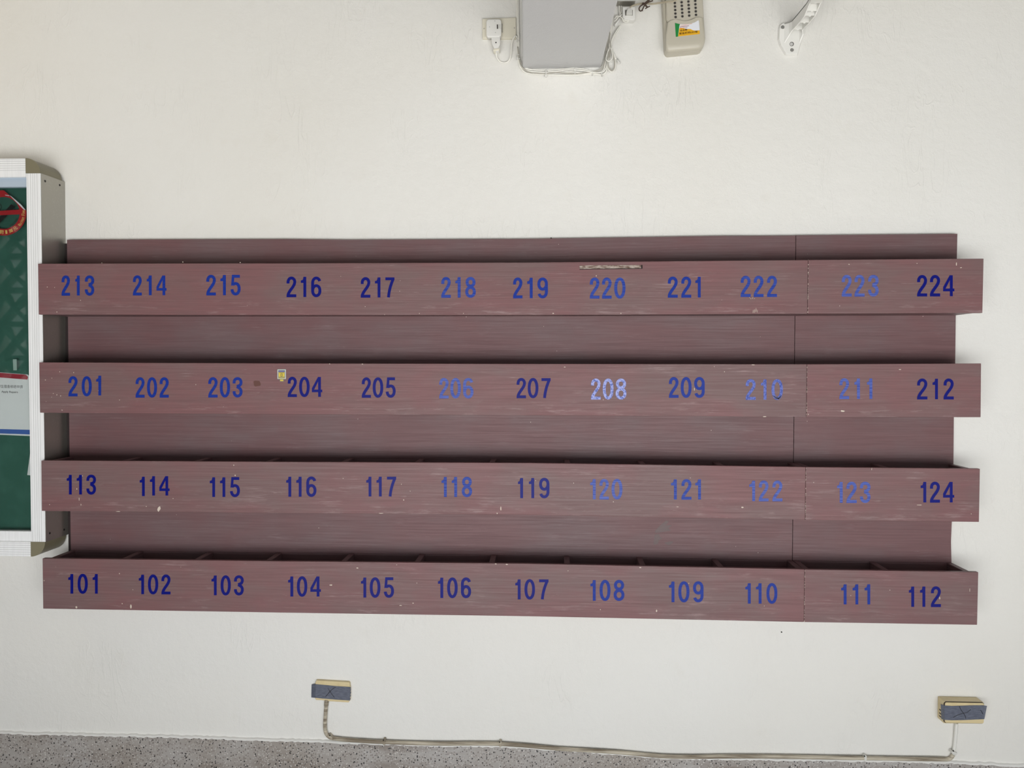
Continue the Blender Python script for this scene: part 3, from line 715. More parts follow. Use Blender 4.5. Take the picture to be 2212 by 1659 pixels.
for k in range(72):
    a0, a1 = k / 72 * math.tau, (k + 1) / 72 * math.tau
    q = [(8 + R1 * math.cos(a0), 460 + R1 * math.sin(a0)), (8 + R1 * math.cos(a1), 460 + R1 * math.sin(a1)), (8 + R0 * math.cos(a1), 460 + R0 * math.sin(a1)), (8 + R0 * math.cos(a0), 460 + R0 * math.sin(a0))]
    q = clip_chord(q); flatface(mb, q, YS)
flatface(mb, [(-28, 458), (0, 455.6), (44, 452.5), (43, 463), (0, 465), (-28, 467.5)], YS - 0.0001)
mb.build('red_ring', M['red'], ns, flip=False)
mb = MB(); flatface(mb, [(24, 441), (33, 447), (0, 481), (-14, 490), (-20, 482), (0, 468)], YS + 0.0002, 0)
pts = [(-2 + 6 * math.cos(a), 447 + 7 * math.sin(a)) for a in [q / 20 * math.tau for q in range(20)]]; pin = [(-2 + 4.6 * math.cos(a), 447 + 5.6 * math.sin(a)) for a in [q / 20 * math.tau for q in range(20)]]
for k in range(20): flatface(mb, [pts[k], pts[(k + 1) % 20], pin[(k + 1) % 20], pin[k]], YS + 0.0002)
mb.build('cigarette', M['black'], ns, flip=False)
mb = MB(); flatface(mb, [(ca.x, ca.y - .5), (ca.x + 3.0, ca.y + 1.2), (cb.x - 10, cb.y - 12), (cb.x, cb.y), (cb.x - 4, cb.y - 1), (ca.x + 14, ca.y + 14)], YS - 0.001); flatface(mb, [(11, 421), (20, 422), (19.5, 423.5), (11, 422)], YS - .0005)
o = mb.build('folded_edge', M['st_white'], ns, flip=False); o['label'] = 'white folded back edge'
def ring_text(mb, body, a_start, a_end, rad_px, hgt, flip=False, mi=0, bold=0.0):
    n = len(body)
    for k, ch in enumerate(body):
        if ch == ' ': continue
        a = math.radians(a_start + (a_end - a_start) * (k + .5) / n); step = abs(math.radians(a_end - a_start)) / n * rad_px * 0.86
        if ch in '1il': step *= .45
        cx, cy = 8 + rad_px * math.cos(a), 460 + rad_px * math.sin(a)
        tx, ty = (math.sin(a), -math.cos(a))           # reading direction when the foot of the letter points outwards
        ux, uy = (-math.cos(a), -math.sin(a))
        hh = hgt if not (ch.islower() and ch not in 'fltibdhk') else hgt * .72
        put_text(mb, ch, lambda u, v: at(cx + tx * (u - .5) * step + ux * (v * hh - hgt / 2), cy + ty * (u - .5) * step + uy * (v * hh - hgt / 2), YS - 0.0003), mi, bold)
mb = MB()
ring_text(mb, '罰1萬元', 104, 46, 41.5, 8.0, bold=0.012)
ring_text(mb, 'Maximum Fine', 40, -8, 42.5, 7.2, bold=0.012)
o = mb.build('lettering', M['gold'], ns); o['label'] = 'gold writing round the ring'
mb = MB(); ring_text(mb, '禁菸檢舉專線電話', 66, 22, 31.0, 3.6, bold=0.02)
mb.build('small_lettering', M['black'], ns)

# repair notice sheet
YP = YB - 0.002
po = at(30, 875, YP)
pr = thing('repair_notice', 'white repair notice sheet with red header and blue foot strip', 'notice sheet', po)
mb = MB(); flatface(mb, [(-70, 799), (60, 809), (63, 812), (65.5, 816), (65.5, 942), (-70, 936)], YP); mb.build('sheet', M['paper'], pr, flip=False)
mb = MB(); flatface(mb, [(-70, 800), (56, 809.5), (60.5, 814), (59, 820), (-70, 810)], YP - 0.0004); mb.build('header_strip', M['poster_red'], pr, flip=False)
mb = MB(); flatface(mb, [(-70, 925), (65.5, 928.5), (65.5, 938.5), (-70, 934)], YP - 0.0004); mb.build('foot_strip', M['poster_blue'], pr, flip=False)
mb = MB()
put_text(mb, '學生宿舍修繕申請', lambda u, v: at(-5 + 54 * u, 838 + 1.2 * u - 7.2 * v, YP - 0.0004), 0, 0.004)
mb.build('heading', M['grey_ink'], pr)
mb = MB()
put_text(mb, 'Apply Repairs', lambda u, v: at(3.2 + 35.5 * u, 849.2 + 1.2 * u - 5.4 * v, YP - 0.0004), 0, 0.006)
mb.build('subheading', M['black'], pr)
tp = MB(); tp.prism([at(28, 776, YS), at(36, 776, YS), at(36.5, 800, YS), at(29, 800, YS)], YS - 0.0006, YS)
M['clear_tape'] = mat('cloudy_tape', srgb(150, 176, 166), 0.3)
tag(tp.build('tape_strip', M['clear_tape'], origin=at(32, 788, YS)), 'small cloudy strip of tape above the repair notice', 'tape')
tp = MB(); flatface(tp, [(67.2, 962), (69.5, 962), (69.5, 1027.5), (58.8, 1026)], YP)
tag(tp.build('paper_slip', M['paper'], origin=at(64, 1000, YP), flip=False), 'narrow white paper slip peeking out beside the notice board frame', 'paper')

# ------------------------------------------------------------------ wall socket with plug, top
g = zm(1040, 30, 15.08)
def rrect(c0, c1, r, n=5):
    """rounded rectangle between two world corners"""
    x0, x1 = sorted((c0.x, c1.x)); z0, z1 = sorted((c0.z, c1.z)); out = []
    for cx, cz, a0 in ((x1 - r, z1 - r, 0), (x0 + r, z1 - r, 90), (x0 + r, z0 + r, 180), (x1 - r, z0 + r, 270)):
        for k in range(n + 1):
            a = math.radians(a0 + 90 * k / n); out.append((cx + r * math.cos(a), 0, cz + r * math.sin(a)))
    return out
def round_front(mb, w_, seg=3):
    ymin = min(v.co.y for v in mb.bm.verts)
    mb.bevel(w_, seg, lambda e: all(abs(v.co.y - ymin) < 1e-5 for v in e.verts)); return mb
so = thing('wall_socket', 'cream wall socket plate with a plug, left of the beam', 'socket', at(1078, 62))
pl = [g(28, 150, -.012), g(1125, 112, -.012), g(1125, 800, -.012), g(32, 800, -.012)]
mb = MB().prism(pl, -.012, 0); round_front(mb, 0.003); o = mb.build('plate', M['cream'], so)
for u, v in ((85, 480), (1075, 460)): MB().disc(g(u, v, -.012), 0.0022, -.0128, -.011, 12).build('screw', M['cable2'], o)
mb = MB().prism([g(650, 330, -.012), g(690, 330, -.012), g(695, 610, -.012), g(655, 610, -.012)], -.0145, -.011); mb.build('outlet_rim', M['cable2'], o)
pg = thing('plug', 'white square plug with side clip in the cream wall socket', 'plug', at(1067, 70))
mb = MB().prism(rrect(g(155, 165, -.036), g(648, 745, -.036), 0.010), -.036, -.012); round_front(mb, 0.004); blk = mb.smooth().build('plug_body', M['white_pl'], pg)
for u, v in ((435, 230), (265, 425), (458, 608)): MB().disc(g(u, v, -.036), 0.0018, -.0366, -.034, 12).build('screw', M['box_grey'], blk)
mb = MB().prism([g(535, 345, -.037), g(650, 345, -.037), g(650, 485, -.037), g(540, 485, -.037)], -.038, -.03); mb.bevel(.001, 1); mb.build('clip', M['white_dull'], blk)
mb = MB().prism([g(502, 345, -.0365), g(540, 345, -.0365), g(540, 485, -.0365), g(505, 485, -.0365)], -.0367, -.034); mb.build('clip_gap', M['dark_line'], blk)
mb = MB().prism([g(318, 760, -.034), g(335, 738, -.034), g(590, 735, -.034), g(610, 760, -.034), g(608, 990, -.034), g(560, 1070, -.034), g(565, 1210, -.034), g(400, 1210, -.034), g(405, 1080, -.034), g(340, 980, -.034)], -.034, -.010); mb.bevel(.003, 2); cn = mb.smooth().build('connector', M['white_pl'], pg)
MB().disc(g(472, 935, -.034), 0.0023, -.0346, -.033, 14).build('connector_hole', M['black'], cn)
mb = MB().prism([g(380, 1130, -.036), g(590, 1105, -.036), g(592, 1180, -.036), g(385, 1215, -.036)], -.036, -.008); mb.bevel(.002, 2); mb.smooth().build('strain_relief', M['cream'], cn)
cp = [(482, 1180, -.022), (478, 1300, -.018), (510, 1430, -.012), (600, 1550, -.008), (720, 1592, -.008), (850, 1560, -.008), (935, 1440, -.010), (965, 1250, -.012), (985, 1000, -.016), (1030, 830, -.018), (1085, 735, -.018), (1130, 720, -.014), (1170, 790, -.010)]
MB().tube(catmull([g(*p) for p in cp], 6), 0.0023, 10).build('lead', M['cable'], pg)

# ------------------------------------------------------------------ cable bundle round the beam
g1 = zm(1000, 0, 5.53)
cbt = thing('cable_bundle', 'bundle of white cables running round the foot of the beam', 'cables', at(1215, 155))
def cable(pts, r, m_='cable', name='cable', y=-.006):
    P = [g1(p[0], p[1], p[2] if len(p) > 2 else y) for p in pts]
    return MB().tube(catmull(P, 7), r, 9).build(name, M[m_], cbt)
cable([(640, -250), (642, 0), (648, 250), (652, 480), (655, 600), (662, 720), (690, 810), (760, 872), (880, 888), (1000, 892), (1150, 896), (1300, 897), (1450, 890), (1560, 885), (1660, 890), (1715, 845), (1722, 700), (1728, 560)], 0.0024)
cable([(662, -250), (660, 0), (662, 250), (668, 480), (668, 640), (676, 740), (712, 815), (800, 850), (920, 862), (1080, 868), (1240, 860), (1350, 862), (1480, 878), (1560, 868), (1640, 862), (1690, 810), (1705, 650), (1722, 480), (1742, 330), (1760, 240)], 0.0024, y=-.0095)
cable([(668, 640), (690, 740), (728, 806), (830, 832), (1000, 836), (1170, 828), (1320, 815), (1440, 825), (1550, 850), (1620, 835), (1680, 760), (1706, 600), (1735, 430), (1750, 300)], 0.0023, y=-.007)
cable([(655, 560), (672, 700), (705, 800), (790, 862), (900, 876), (1010, 878), (1120, 866), (1330, 882), (1470, 868), (1600, 848), (1672, 800), (1700, 700), (1712, 560), (1726, 430)], 0.0022, 'cable2', y=-.0125)
cable([(1010, 850), (1120, 852), (1240, 836), (1400, 838), (1540, 862), (1620, 868), (1680, 850), (1722, 780), (1740, 640), (1752, 520), (1764, 400), (1778, 290), (1790, 200), (1782, 165), (1768, 220), (1758, 330), (1752, 450), (1758, 560)], 0.002, y=-.0145)
# hanging loops tied at the right of the beam
cable([(1758, 560), (1790, 470), (1840, 390), (1878, 330), (1885, 318), (1870, 320), (1815, 400), (1775, 490), (1762, 560)], 0.0021, y=-.014)
cable([(1750, 560), (1730, 640), (1722, 740), (1735, 820), (1772, 858), (1812, 830), (1822, 750), (1800, 650), (1768, 570)], 0.0021, y=-.012)
cable([(1762, 560), (1745, 640), (1728, 720), (1738, 800), (1775, 845), (1806, 815), (1812, 740), (1795, 660), (1765, 570)], 0.0019, 'cable2', y=-.016)
cable([(1755, 560), (1725, 630), (1708, 700), (1728, 728), (1765, 722), (1788, 680), (1780, 620), (1765, 570)], 0.0018, y=-.019)
cable([(1765, 560), (1790, 620), (1815, 680), (1840, 720), (1868, 752)], 0.0022, y=-.012)
mb = MB().tube([g1(1838, 705, -.012), g1(1872, 760, -.012)], 0.0036, 8); mb.build('plug_end', M['white_dull'], cbt)
cable([(1748, 340), (1755, 420), (1745, 500), (1738, 600), (1742, 700), (1760, 640), (1764, 540), (1752, 470), (1758, 400)], 0.0018, 'cable2', y=-.017)
for a, b in (((994, 828), (992, 908)), ((1338, 808), (1340, 880)), ((1540, 848), (1550, 890)), ((640, 482), (672, 486)), ((638, 690), (684, 700)), ((1728, 556), (1785, 548)), ((1655, 868), (1668, 902)), ((640, 655), (672, 648))):
    pa, pb = g1(a[0], a[1], -.016), g1(b[0], b[1], -.016)
    d = (pb - pa).normalized(); nrm = Vector((d.z, 0, -d.x)) * 0.0016
    mb = MB().hexa([pa - nrm, pb - nrm, pb + nrm, pa + nrm], [p + Vector((0, .014, 0)) for p in (pa - nrm, pb - nrm, pb + nrm, pa + nrm)]); mb.bevel(.0006, 1)
    mb.build('cable_tie', M['white_dull'], cbt)
for (u, v) in ((992, 908), (655, 700)):
    c = g1(u, v, -.015); MB().box(c.x - .0022, c.x + .0022, -.019, -.012, c.z - .003, c.z + .003).build('tie_head', M['white_pl'], cbt)

# grey junction box whose underside shows, with a power strip below it
g2 = zm(1300, 0, 15.8)
j0, j1 = g2(425, 228), g2(1135, 200)
jb = thing('junction_box', 'small grey box at the top right of the beam, seen from below', 'box', ((j0.x + j1.x) / 2, 0, j0.z))
mb = MB().box(j0.x, j1.x, -.042, 0, (j0.z + j1.z) / 2, (j0.z + j1.z) / 2 + .09); mb.bevel(.003, 2); mb.build('housing', M['box_grey'], jb)
mb = MB().box(j0.x + .006, j1.x - .004, -.038, -.004, (j0.z + j1.z) / 2 - .0012, (j0.z + j1.z) / 2 + .002); mb.build('bottom_plate', M['alu_side'], jb)
ps = thing('power_strip', 'end of a white power strip hanging below the small grey box', 'power strip', g2(920, 450))
mb = MB().prism([g2(705, 222, -.028), g2(1140, 215, -.028), g2(1150, 640, -.028), g2(1090, 690, -.028), g2(770, 655, -.028), g2(712, 570, -.028)], -.028, -.002); round_front(mb, .004); psb = mb.build('strip_body', M['white_pl'], ps)
mb = MB().prism([g2(788, 345, -.028), g2(1058, 340, -.028), g2(1056, 530, -.028), g2(800, 532, -.028)], -.0284, -.026); mb.build('outlet', M['alu_side'], psb)
mb = MB().prism([g2(880, 290, -.04), g2(960, 270, -.04), g2(1040, 330, -.04), g2(1048, 490, -.04), g2(840, 490, -.04), g2(840, 400, -.04)], -.040, -.028); mb.bevel(.002, 2); mb.build('inserted_plug', M['white_dull'], psb)
for pts in ([(590, 200, -.012), (600, 380, -.012), (620, 500, -.014), (560, 590, -.016), (470, 700, -.014), (420, 720, -.012)], [(665, 200, -.012), (660, 400, -.013), (620, 490, -.016), (660, 600, -.018), (780, 690, -.022), (900, 720, -.02), (930, 700, -.016)],
            [(470, 560, -.014), (560, 540, -.018), (680, 600, -.02), (720, 700, -.02), (800, 760, -.016), (900, 745, -.012)], [(690, 490, -.02), (600, 560, -.02), (520, 560, -.016), (430, 640, -.01)]):
    MB().tube(catmull([g2(*p) for p in pts], 6), 0.0019, 8).build('cord', M['cable'], ps)
mb = MB().tube([g2(620, 640, -.016), g2(430, 890, -.014)], 0.0034, 8); mb.build('cord_plug', M['white_pl'], ps)
lc = thing('lamp_cord', 'beige twin cord from the power strip up to the emergency light', 'cord', g2(1400, 150))
for dv in (0, 34):
    MB().tube(catmull([g2(960, 270 - dv * .6, -.04), g2(1030, 215 - dv * .5, -.04), g2(1180, 175 - dv, -.036), g2(1400, 135 - dv, -.034), g2(1700, 150 - dv, -.036), g2(1990, 115 - dv, -.042), g2(2250, 75 - dv, -.055), g2(2450, 60 - dv, -.058), g2(2700, -120 - dv, -.058)], 6), 0.0016, 8).build('wire', M['beige_cord'], lc)
mb = MB().tube(catmull([g2(1500, 110, -.04), g2(1420, 150, -.042), g2(1330, 200, -.042), g2(1275, 280, -.04), g2(1290, 360, -.038), g2(1350, 370, -.038), g2(1400, 300, -.038), g2(1450, 200, -.042), g2(1560, 90, -.044), g2(1740, 20, -.04)], 6), 0.0022, 8)
mb.tube(catmull([g2(1390, 110, -.044), g2(1460, 130, -.046), g2(1500, 190, -.046), g2(1560, 250, -.04)], 6), 0.003, 8)
mb.tube(catmull([g2(1370, 340, -.038), g2(1400, 380, -.038)], 3), 0.0015, 6)
mb.tube(catmull([g2(1480, 300, -.04), g2(1560, 250, -.042), g2(1640, 210, -.042)], 3), 0.0018, 6)
mb.tube(catmull([g2(1440, 150, -.046), g2(1560, 40, -.046), g2(1640, -20, -.046)], 3), 0.003, 6)
o = mb.build('knot', M['brown_tie'], lc); o['label'] = 'dark brown knotted tie'

# ------------------------------------------------------------------ emergency light
g3 = zm(1420, 0, 13.825)
el = thing('emergency_light', 'beige emergency light with rows of dark bulbs, beneath the ceiling', 'emergency light', at(1478, 20))
YE = -0.055
body = [(128, -1700), (1290, -1800), (1345, -300), (1392, 500), (1418, 850), (1436, 1150), (1420, 1260), (1370, 1400), (1325, 1470), (1250, 1508), (340, 1600), (285, 1575), (245, 1510), (228, 1400), (215, 1150), (190, 600), (155, 0)]
mb = MB().prism([g3(u, v, -.034) for u, v in body], -.034, 0); round_front(mb, 0.006); mb.build('housing', M['lamp'], el)
wave = [(285, 690), (310, 655), (360, 615), (480, 585), (560, 585), (640, 600), (720, 620), (800, 630), (900, 625), (980, 605), (1060, 580), (1130, 552), (1200, 525), (1270, 513), (1330, 520), (1385, 548)]
pan = [(250, -1600), (1270, -1690), (1345, 0), (1375, 530)] + [(u, v + 12) for u, v in reversed(wave[1:-1])] + [(300, 640), (262, 0)]
mb = MB().prism([g3(u, v, -.048) for u, v in pan], -.048, -.02); round_front(mb, 0.004); lp = mb.build('light_panel', M['lamp_panel'], el)
mb = MB().prism([g3(u, v, -.046) for u, v in ((232, -1500), (262, -1500), (300, 560), (290, 640), (270, 560))], -.046, -.02); mb.build('side_rib', M['lamp'], el)
cov = wave + [(1410, 850), (1430, 1150), (1414, 1260), (1366, 1395), (1322, 1464), (1248, 1502), (800, 1548), (342, 1594), (290, 1570), (251, 1508), (236, 1400), (232, 1150)]
mb = MB()
F = [mb.bm.verts.new(g3(u, v, -.034)) for u, v in cov]
ctr = (830, 1020)
def inset(u, v, k, dn): return (ctr[0] + (u - ctr[0]) * k, v if v < 760 else ctr[1] + (v - ctr[1]) * dn)
R1_ = [mb.bm.verts.new(g3(*inset(u, v, .99, .97), -.046)) for u, v in cov]
R2_ = [mb.bm.verts.new(g3(*inset(u, v, .965, .80), -.053)) for u, v in cov]
R3_ = [mb.bm.verts.new(g3(*inset(u, v, .93, .55), YE)) for u, v in cov]
R4_ = [mb.bm.verts.new(g3(*inset(u, v, .86, .40), YE)) for u, v in cov]
n_ = len(cov)
for a, b in ((F, R1_), (R1_, R2_), (R2_, R3_), (R3_, R4_)):
    for i in range(n_): mb.bm.faces.new((a[i], b[i], b[(i + 1) % n_], a[(i + 1) % n_])).smooth = True
mb.bm.faces.new(R4_)
cv = mb.build('cover', M['lamp'], el)
for r_ in range(-3, 6):
    for c_ in range(4):
        u = 545 + 203 * c_ - 6.0 * (4 - r_); v = 512 - 21.5 * c_ - 105 * (4 - r_)
        c = g3(u, v, -.048); mb = MB()
        if r_ == 5: continue
        seg = 14
        rings_ = []
        for rr, y, mi in ((.0050, -.0478, 0), (.0050, -.0492, 0), (.0042, -.0496, 0), (.0036, -.0484, 0), (.0030, -.0494, 1), (.0018, -.0506, 1), (.0004, -.0510, 1)):
            rings_.append(([mb.bm.verts.new((c.x + rr * math.cos(k / seg * math.tau), y, c.z + rr * math.sin(k / seg * math.tau))) for k in range(seg)], mi))
        for (a, _), (b, mi) in zip(rings_, rings_[1:]):
            for k in range(seg):
                f = mb.bm.faces.new((a[k], a[(k + 1) % seg], b[(k + 1) % seg], b[k])); f.material_index = mi; f.smooth = True
        mb.bm.faces.new(rings_[-1][0]).material_index = 1
        mb.build('led_bulb', [M['led_rim'], M['led_dark']], lp)
YT = YE - 0.0006
mb = MB()
def st(poly, mi, e):
    f = mb.face([g3(u, v, YT - e) for u, v in poly], mi); f.normal_update()
    if f.normal.y > 0: f.normal_flip()
st([(525, 682), (600, 705), (680, 722), (850, 722), (1000, 705), (1120, 668), (1225, 600), (1242, 640), (1272, 1015), (620, 1090), (552, 1102)], 0, 0)
st([(525, 682), (600, 703), (676, 718), (655, 790), (620, 1092), (552, 1102)], 1, .0002)
st([(655, 845), (740, 830), (880, 868), (985, 866), (1070, 905), (1140, 915), (1262, 905), (1270, 1015), (622, 1088)], 2, .0002)
st([(660, 845), (700, 828), (762, 850), (720, 868)], 3, .0003)
st([(665, 800), (780, 780), (945, 762), (945, 776), (780, 797), (665, 815)], 4, .0003)
st([(680, 752), (850, 735), (1040, 705), (1040, 712), (850, 745), (680, 762)], 3, .0003)
st([(760, 828), (900, 808), (900, 820), (760, 840)], 4, .0003)
stk = mb.build('sticker', [M['st_white'], M['st_green'], M['st_yellow'], M['st_orange'], M['st_red']], cv, flip=False); stk['label'] = 'green, white and yellow sticker'
mb = MB()
put_text(mb, '全自動', lambda u, v: g3(672 + 225 * u, 945 - 30 * u - (62 + 0 * u) * v, YT - .0005), 0, 0.016)
put_text(mb, '緊急照明LED燈', lambda u, v: g3(655 + 550 * u, 1040 - 68 * u - 66 * v, YT - .0005), 0, 0.016)
o = mb.build('lettering', M['st_brown'], cv); o['label'] = 'dark writing on the sticker'

# ------------------------------------------------------------------ white ribbed bracket, top right
g4 = zm(1660, 0, 12.76)
bk = thing('wall_bracket', 'white ribbed plastic bracket arm screwed to the wall at the top right', 'bracket', at(1706, 90))
plt = [(262, 790), (290, 710), (340, 668), (410, 655), (900, 655), (930, 720), (900, 1180), (800, 1545), (455, 1550), (300, 1290), (240, 1110)]
mb = MB()
a_ = [g4(u, v) for u, v in plt]; cx_ = sum(p.x for p in a_) / len(a_); cz_ = sum(p.z for p in a_) / len(a_)
b_ = [Vector((cx_ + (p.x - cx_) * .9, -.012, cz_ + (p.z - cz_) * .95)) for p in a_]
mb.hexa(b_, a_); mb.bevel(.0015, 2); bpz = mb.build('base_plate', M['white_pl'], bk)
h1 = g4(640, 1215, -.012); MB().disc(h1, .0072, -.0124, -.010, 18).build('hole_rim', M['screw'], bpz)
MB().disc(h1 + Vector((-.0006, 0, -.0004)), .0056, -.0128, -.010, 18).build('bolt_head', M['box_grey'], bpz)
for u, v in ((648, 1378), (392, 748)):
    c = g4(u, v, -.012); MB().disc(c, .0062, -.0122, -.010, 16).build('screw_recess', M['alu_side'], bpz); MB().disc(c, .0046, -.0128, -.010, 14).build('screw', M['steel'], bpz)
P4 = lambda u, v: (1660 + u / 12.76, v / 12.76)
xA = at(*P4(650, 830), -.035).x; wA = 0.0365
Bp = [(650, 830), (830, 640), (980, 450), (1035, 320), (1130, 90)]
Bw = [at_x(*P4(u, v), xA) for u, v in Bp]
Aw = [at_x(*P4(u, v), xA) for u, v in ((440, 830), (700, 500), (870, 300), (1000, 150), (1060, 70))]
b_st = g4(432, 1180, -.012); b_s2 = g4(520, 960, -.022)
yend = Bw[-1].y
def side(x, sgn):
    th = .0035
    low = [Vector((b_st.x if sgn < 0 else b_st.x + .054, -.012, b_st.z)), Vector((x + sgn * .006, -.022, b_s2.z))] + [Vector((x, p.y, p.z)) for p in Bw]
    upz = lambda y: Aw[0].z + (Aw[-1].z - Aw[0].z) * min(1, max(0, (y - Aw[0].y) / (Aw[-1].y - Aw[0].y)))
    up = [Vector((p.x, p.y, max(p.z + .016, upz(p.y)))) for p in low]
    mb = MB(); o_ = Vector((th * (1 if sgn < 0 else -1), 0, 0))
    for i in range(len(low) - 1):
        mb.hexa([low[i], low[i + 1], up[i + 1], up[i]], [low[i] + o_, low[i + 1] + o_, up[i + 1] + o_, up[i] + o_])
    return mb, low, up
mb, lowL, upL = side(xA, -1); mb.build('side_flange', M['white_pl'], bk)
mb, lowR, upR = side(xA + wA, 1); mb.build('side_flange', M['white_pl'], bk)
mb = MB()
for i in range(len(upL) - 1):
    d = Vector((0, 0, -.003)); mb.hexa([upL[i], upR[i], upR[i + 1], upL[i + 1]], [p + d for p in (upL[i], upR[i], upR[i + 1], upL[i + 1])])
mb.build('top_web', M['white_dull'], bk)
for i, p in enumerate(Bw):
    zt = upL[i + 2].z; mb = MB().box(xA + .002, xA + wA - .002, p.y - .0014, p.y + .0014, p.z + .002, zt - .002)
    mb.prism([(xA + wA * .42, 0, p.z - .001), (xA + wA * .58, 0, p.z - .001), (xA + wA * .65, 0, p.z + .004), (xA + wA * .35, 0, p.z + .004)], p.y - .0016, p.y + .0016)
    mb.build('rib', M['white_pl'], bk)
e = Bw[-1]
mb = MB()
tip = [(xA - .012, e.z + .004), (xA + wA + .012, e.z + .004), (xA + wA + .03, e.z + .02), (xA + wA + .03, e.z + .06), (xA - .02, e.z + .06), (xA - .02, e.z + .02)]
mb.prism([(x, 0, z) for x, z in tip], e.y - .07, e.y - .055); mb.hexa([(xA, e.y, e.z), (xA + wA, e.y, e.z), (xA + wA, e.y, e.z + .03), (xA, e.y, e.z + .03)], [(xA - .006, e.y - .056, e.z + .006), (xA + wA + .006, e.y - .056, e.z + .006), (xA + wA + .006, e.y - .056, e.z + .05), (xA - .006, e.y - .056, e.z + .05)])
mb.build('end_flange', M['white_dull'], bk)

# ------------------------------------------------------------------ lower sockets, taped over
def xmark(parent, strokes, gg, y, r=.0009):
    mb = MB()
    for s_ in strokes:
        P = catmull([gg(u, v, y) for u, v in s_], 5)
        mb.tube(P, r, 6, 0, 0.35)
    o = mb.build('cross_mark', M['black'], parent); o['label'] = 'black pen cross'; return o
g5 = zm(620, 1440, 7.575)
sl = thing('taped_socket', 'flat ivory socket sealed with slate tape, below the middle of the long rack', 'socket', at(716, 1493))
mb = MB().prism([g5(u, v, -.013) for u, v in ((480, 226), (1005, 256), (1024, 275), (1030, 340), (1028, 560), (1005, 590), (690, 570), (560, 552), (475, 550), (458, 530), (462, 260))], -.013, 0); round_front(mb, .003); mb.build('plate', M['ivory'], sl)
mb = MB()
tl = [(403, 292), (470, 287), (600, 298), (800, 318), (1030, 332)]; tb = [(398, 503), (470, 510), (600, 522), (800, 538), (1028, 553)]
ys = (-.003, -.0134, -.0136, -.0136, -.0138)
for i in range(4):
    fr = [g5(*tl[i], ys[i]), g5(*tl[i + 1], ys[i + 1]), g5(*tb[i + 1], ys[i + 1]), g5(*tb[i], ys[i])]
    mb.hexa([p + Vector((0, -.0008, 0)) for p in fr], fr)
rag = [(1030, 332), (1048, 342), (1036, 362), (1050, 378), (1038, 402), (1050, 424), (1038, 452), (1046, 478), (1032, 500), (1040, 528), (1028, 553)]
for a, b in zip(rag, rag[1:]):
    fr = [g5(1028, a[1], -.0138), g5(*a, -.009), g5(*b, -.009), g5(1028, b[1], -.0138)]; mb.hexa([p + Vector((0, -.0008, 0)) for p in fr], fr)
t_ = mb.build('tape', M['tape'], sl); t_['label'] = 'slate grey tape'
xmark(t_, [[(668, 352), (700, 402), (740, 460), (775, 503)], [(802, 340), (770, 350), (710, 400), (632, 490)]], g5, -.0148)

g6 = zm(1960, 1460, 8.337)
sr = thing('taped_socket', 'deep ivory socket box sealed with slate tape, below the right end of the rack', 'socket', at(2075, 1535))
yS = -.044
mb = MB(); fr = [g6(662, 462, yS), g6(1378, 478, yS), g6(1368, 862, yS), g6(655, 858, yS)]
bkp = [Vector((p.x * 1.0, 0, p.z)) for p in fr]
mb.hexa(fr, bkp); mb.bevel(.003, 2); mb.build('box', M['ivory'], sr)
mb = MB().prism(rrect(g6(672, 470, yS), g6(1368, 852, yS), .006), yS - .004, yS + .002); round_front(mb, .002); mb.build('cover_plate', M['ivory'], sr)
mb = MB().prism(rrect(g6(660, 462, yS), g6(1374, 860, yS), .007), yS - .0008, yS + .002); mb.build('cover_gap', M['dark_line'], sr)
xl6 = fr[0].x
for z_ in (.012, .022, .034):
    MB().box(xl6 - .0006, xl6 + .001, -.014, -.030, fr[3].z + z_, fr[3].z + z_ + .0035).build('side_slot', M['dark_line'], sr)
mb = MB()
tl = [(600, 505), (668, 532), (800, 540), (1000, 535), (1200, 528), (1372, 530), (1432, 540)]; tb = [(612, 775), (668, 792), (800, 798), (1000, 795), (1200, 786), (1372, 778), (1385, 778)]
ys = (yS + .012, yS - .0045, yS - .0045, yS - .0045, yS - .0045, yS - .005, yS - .006)
for i in range(6):
    fr2 = [g6(*tl[i], ys[i]), g6(*tl[i + 1], ys[i + 1]), g6(*tb[i + 1], ys[i + 1]), g6(*tb[i], ys[i])]
    mb.hexa([p + Vector((0, -.0008, 0)) for p in fr2], fr2)
t_ = mb.build('tape', M['tape'], sr); t_['label'] = 'slate grey tape'
o = xmark(t_, [[(1318, 618), (1345, 655), (1362, 692)]], g6, yS - .0060); o.name = 'pen_tick'; o['label'] = 'short black pen tick'
xmark(t_, [[(938, 545), (965, 610), (1010, 670), (1040, 720), (1055, 772)], [(1142, 605), (1080, 655), (1000, 675), (920, 700), (830, 745)]], g6, yS - .0055)

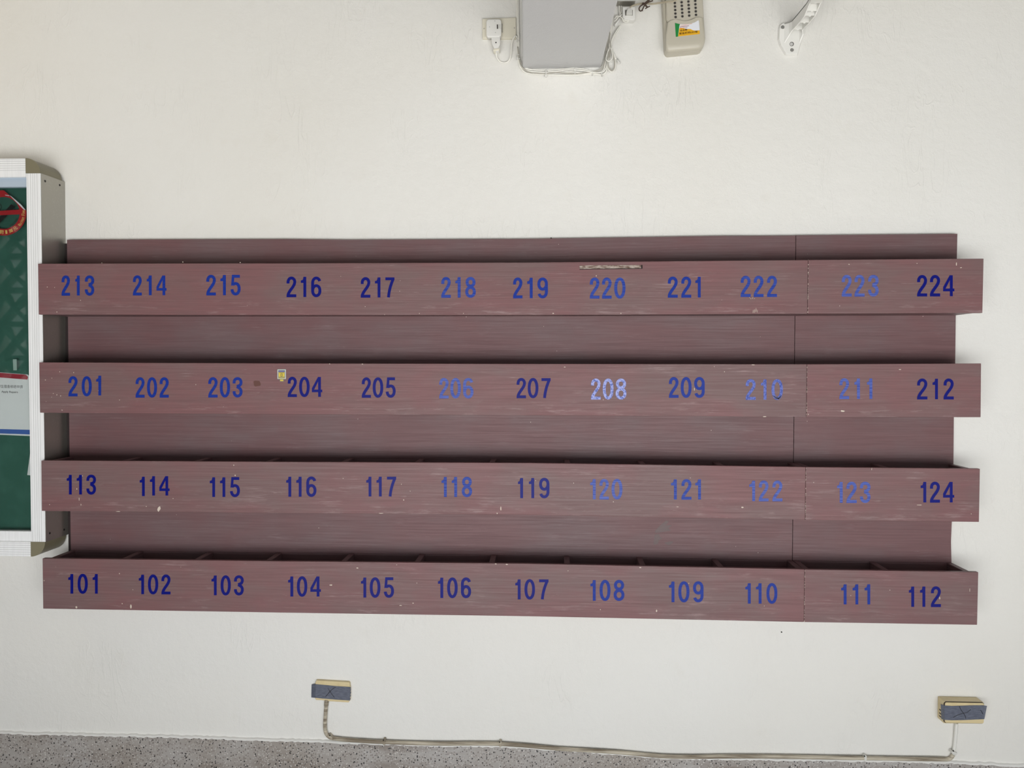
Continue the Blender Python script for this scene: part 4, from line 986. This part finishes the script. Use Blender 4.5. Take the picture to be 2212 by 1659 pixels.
# ------------------------------------------------------------------ conduit between the two sockets
cdt = thing('conduit', 'thin stained conduit along the skirting linking the two taped sockets', 'conduit', at(1380, 1630))
yc = -.0085
cpx = [(705.5, 1513), (704.5, 1525), (703, 1545), (702, 1565), (702.5, 1576), (704.5, 1584), (709, 1590), (716, 1594), (728, 1596), (743, 1597.8), (790, 1601), (830, 1603), (900, 1605.5), (967, 1606.5), (1030, 1606), (1081, 1607), (1140, 1611), (1202, 1617), (1270, 1621), (1335, 1625), (1400, 1631), (1440, 1634), (1500, 1635), (1562, 1634), (1640, 1634), (1719, 1635), (1800, 1636.5), (1869, 1637.5), (1950, 1639), (2030, 1640), (2046, 1640), (2054, 1637), (2059, 1630)]
MB().tube(catmull([at(x, y, yc - (.006 if 716 < x < 2040 else 0)) for x, y in cpx], 4), .0066, 12).build('pipe', M['pipe'], cdt)
MB().tube(catmull([at(x, y, yc) for x, y in ((2059, 1630), (2062, 1610), (2064, 1590), (2066, 1562))], 4), .0056, 12).build('riser', M['pipe_white'], cdt)
MB().tube([at(706, 1511, yc), at(704.5, 1524, yc)], .0078, 12).build('collar', M['pipe'], cdt)
for x, y, r_ in ((714, 1592.5, 45), (830, 1603, 90), (1081, 1607, 90), (1869, 1637.5, 90), (2061, 1626, 20)):
    c = at(x, y, -.018); mb = MB().box(-.0042, .0042, -.004, .017, -.009, .010); mb.bevel(.002, 2)
    a = math.radians(90 - r_); cs, sn = math.cos(a), math.sin(a)
    for v in mb.bm.verts: v.co = Vector((v.co.x * cs - v.co.z * sn + c.x, v.co.y + c.y, v.co.x * sn + v.co.z * cs + c.z))
    cl = mb.build('clip', M['white_dull'] if x > 1500 else M['pipe'], cdt)
    MB().disc(at(x - 1.5, y - 4, -.022), .0022, -.0235, -.020, 10).build('nail_head', M['screw'], cl)

# ------------------------------------------------------------------ nails in the wall
for px, py, lab in ((1190.5, 514.5, 'black nail head in the wall just above the rack'), (1688, 1365, 'black nail head in the wall just below the rack')):
    c = at(px, py); mb = MB().disc(c, .0022, -.004, 0, 12); mb.bevel(.0006, 1)
    tag(mb.build('wall_nail', M['screw'], origin=c), lab, 'nail')

for o in bpy.data.objects:
    if '_o' in o: del o['_o']
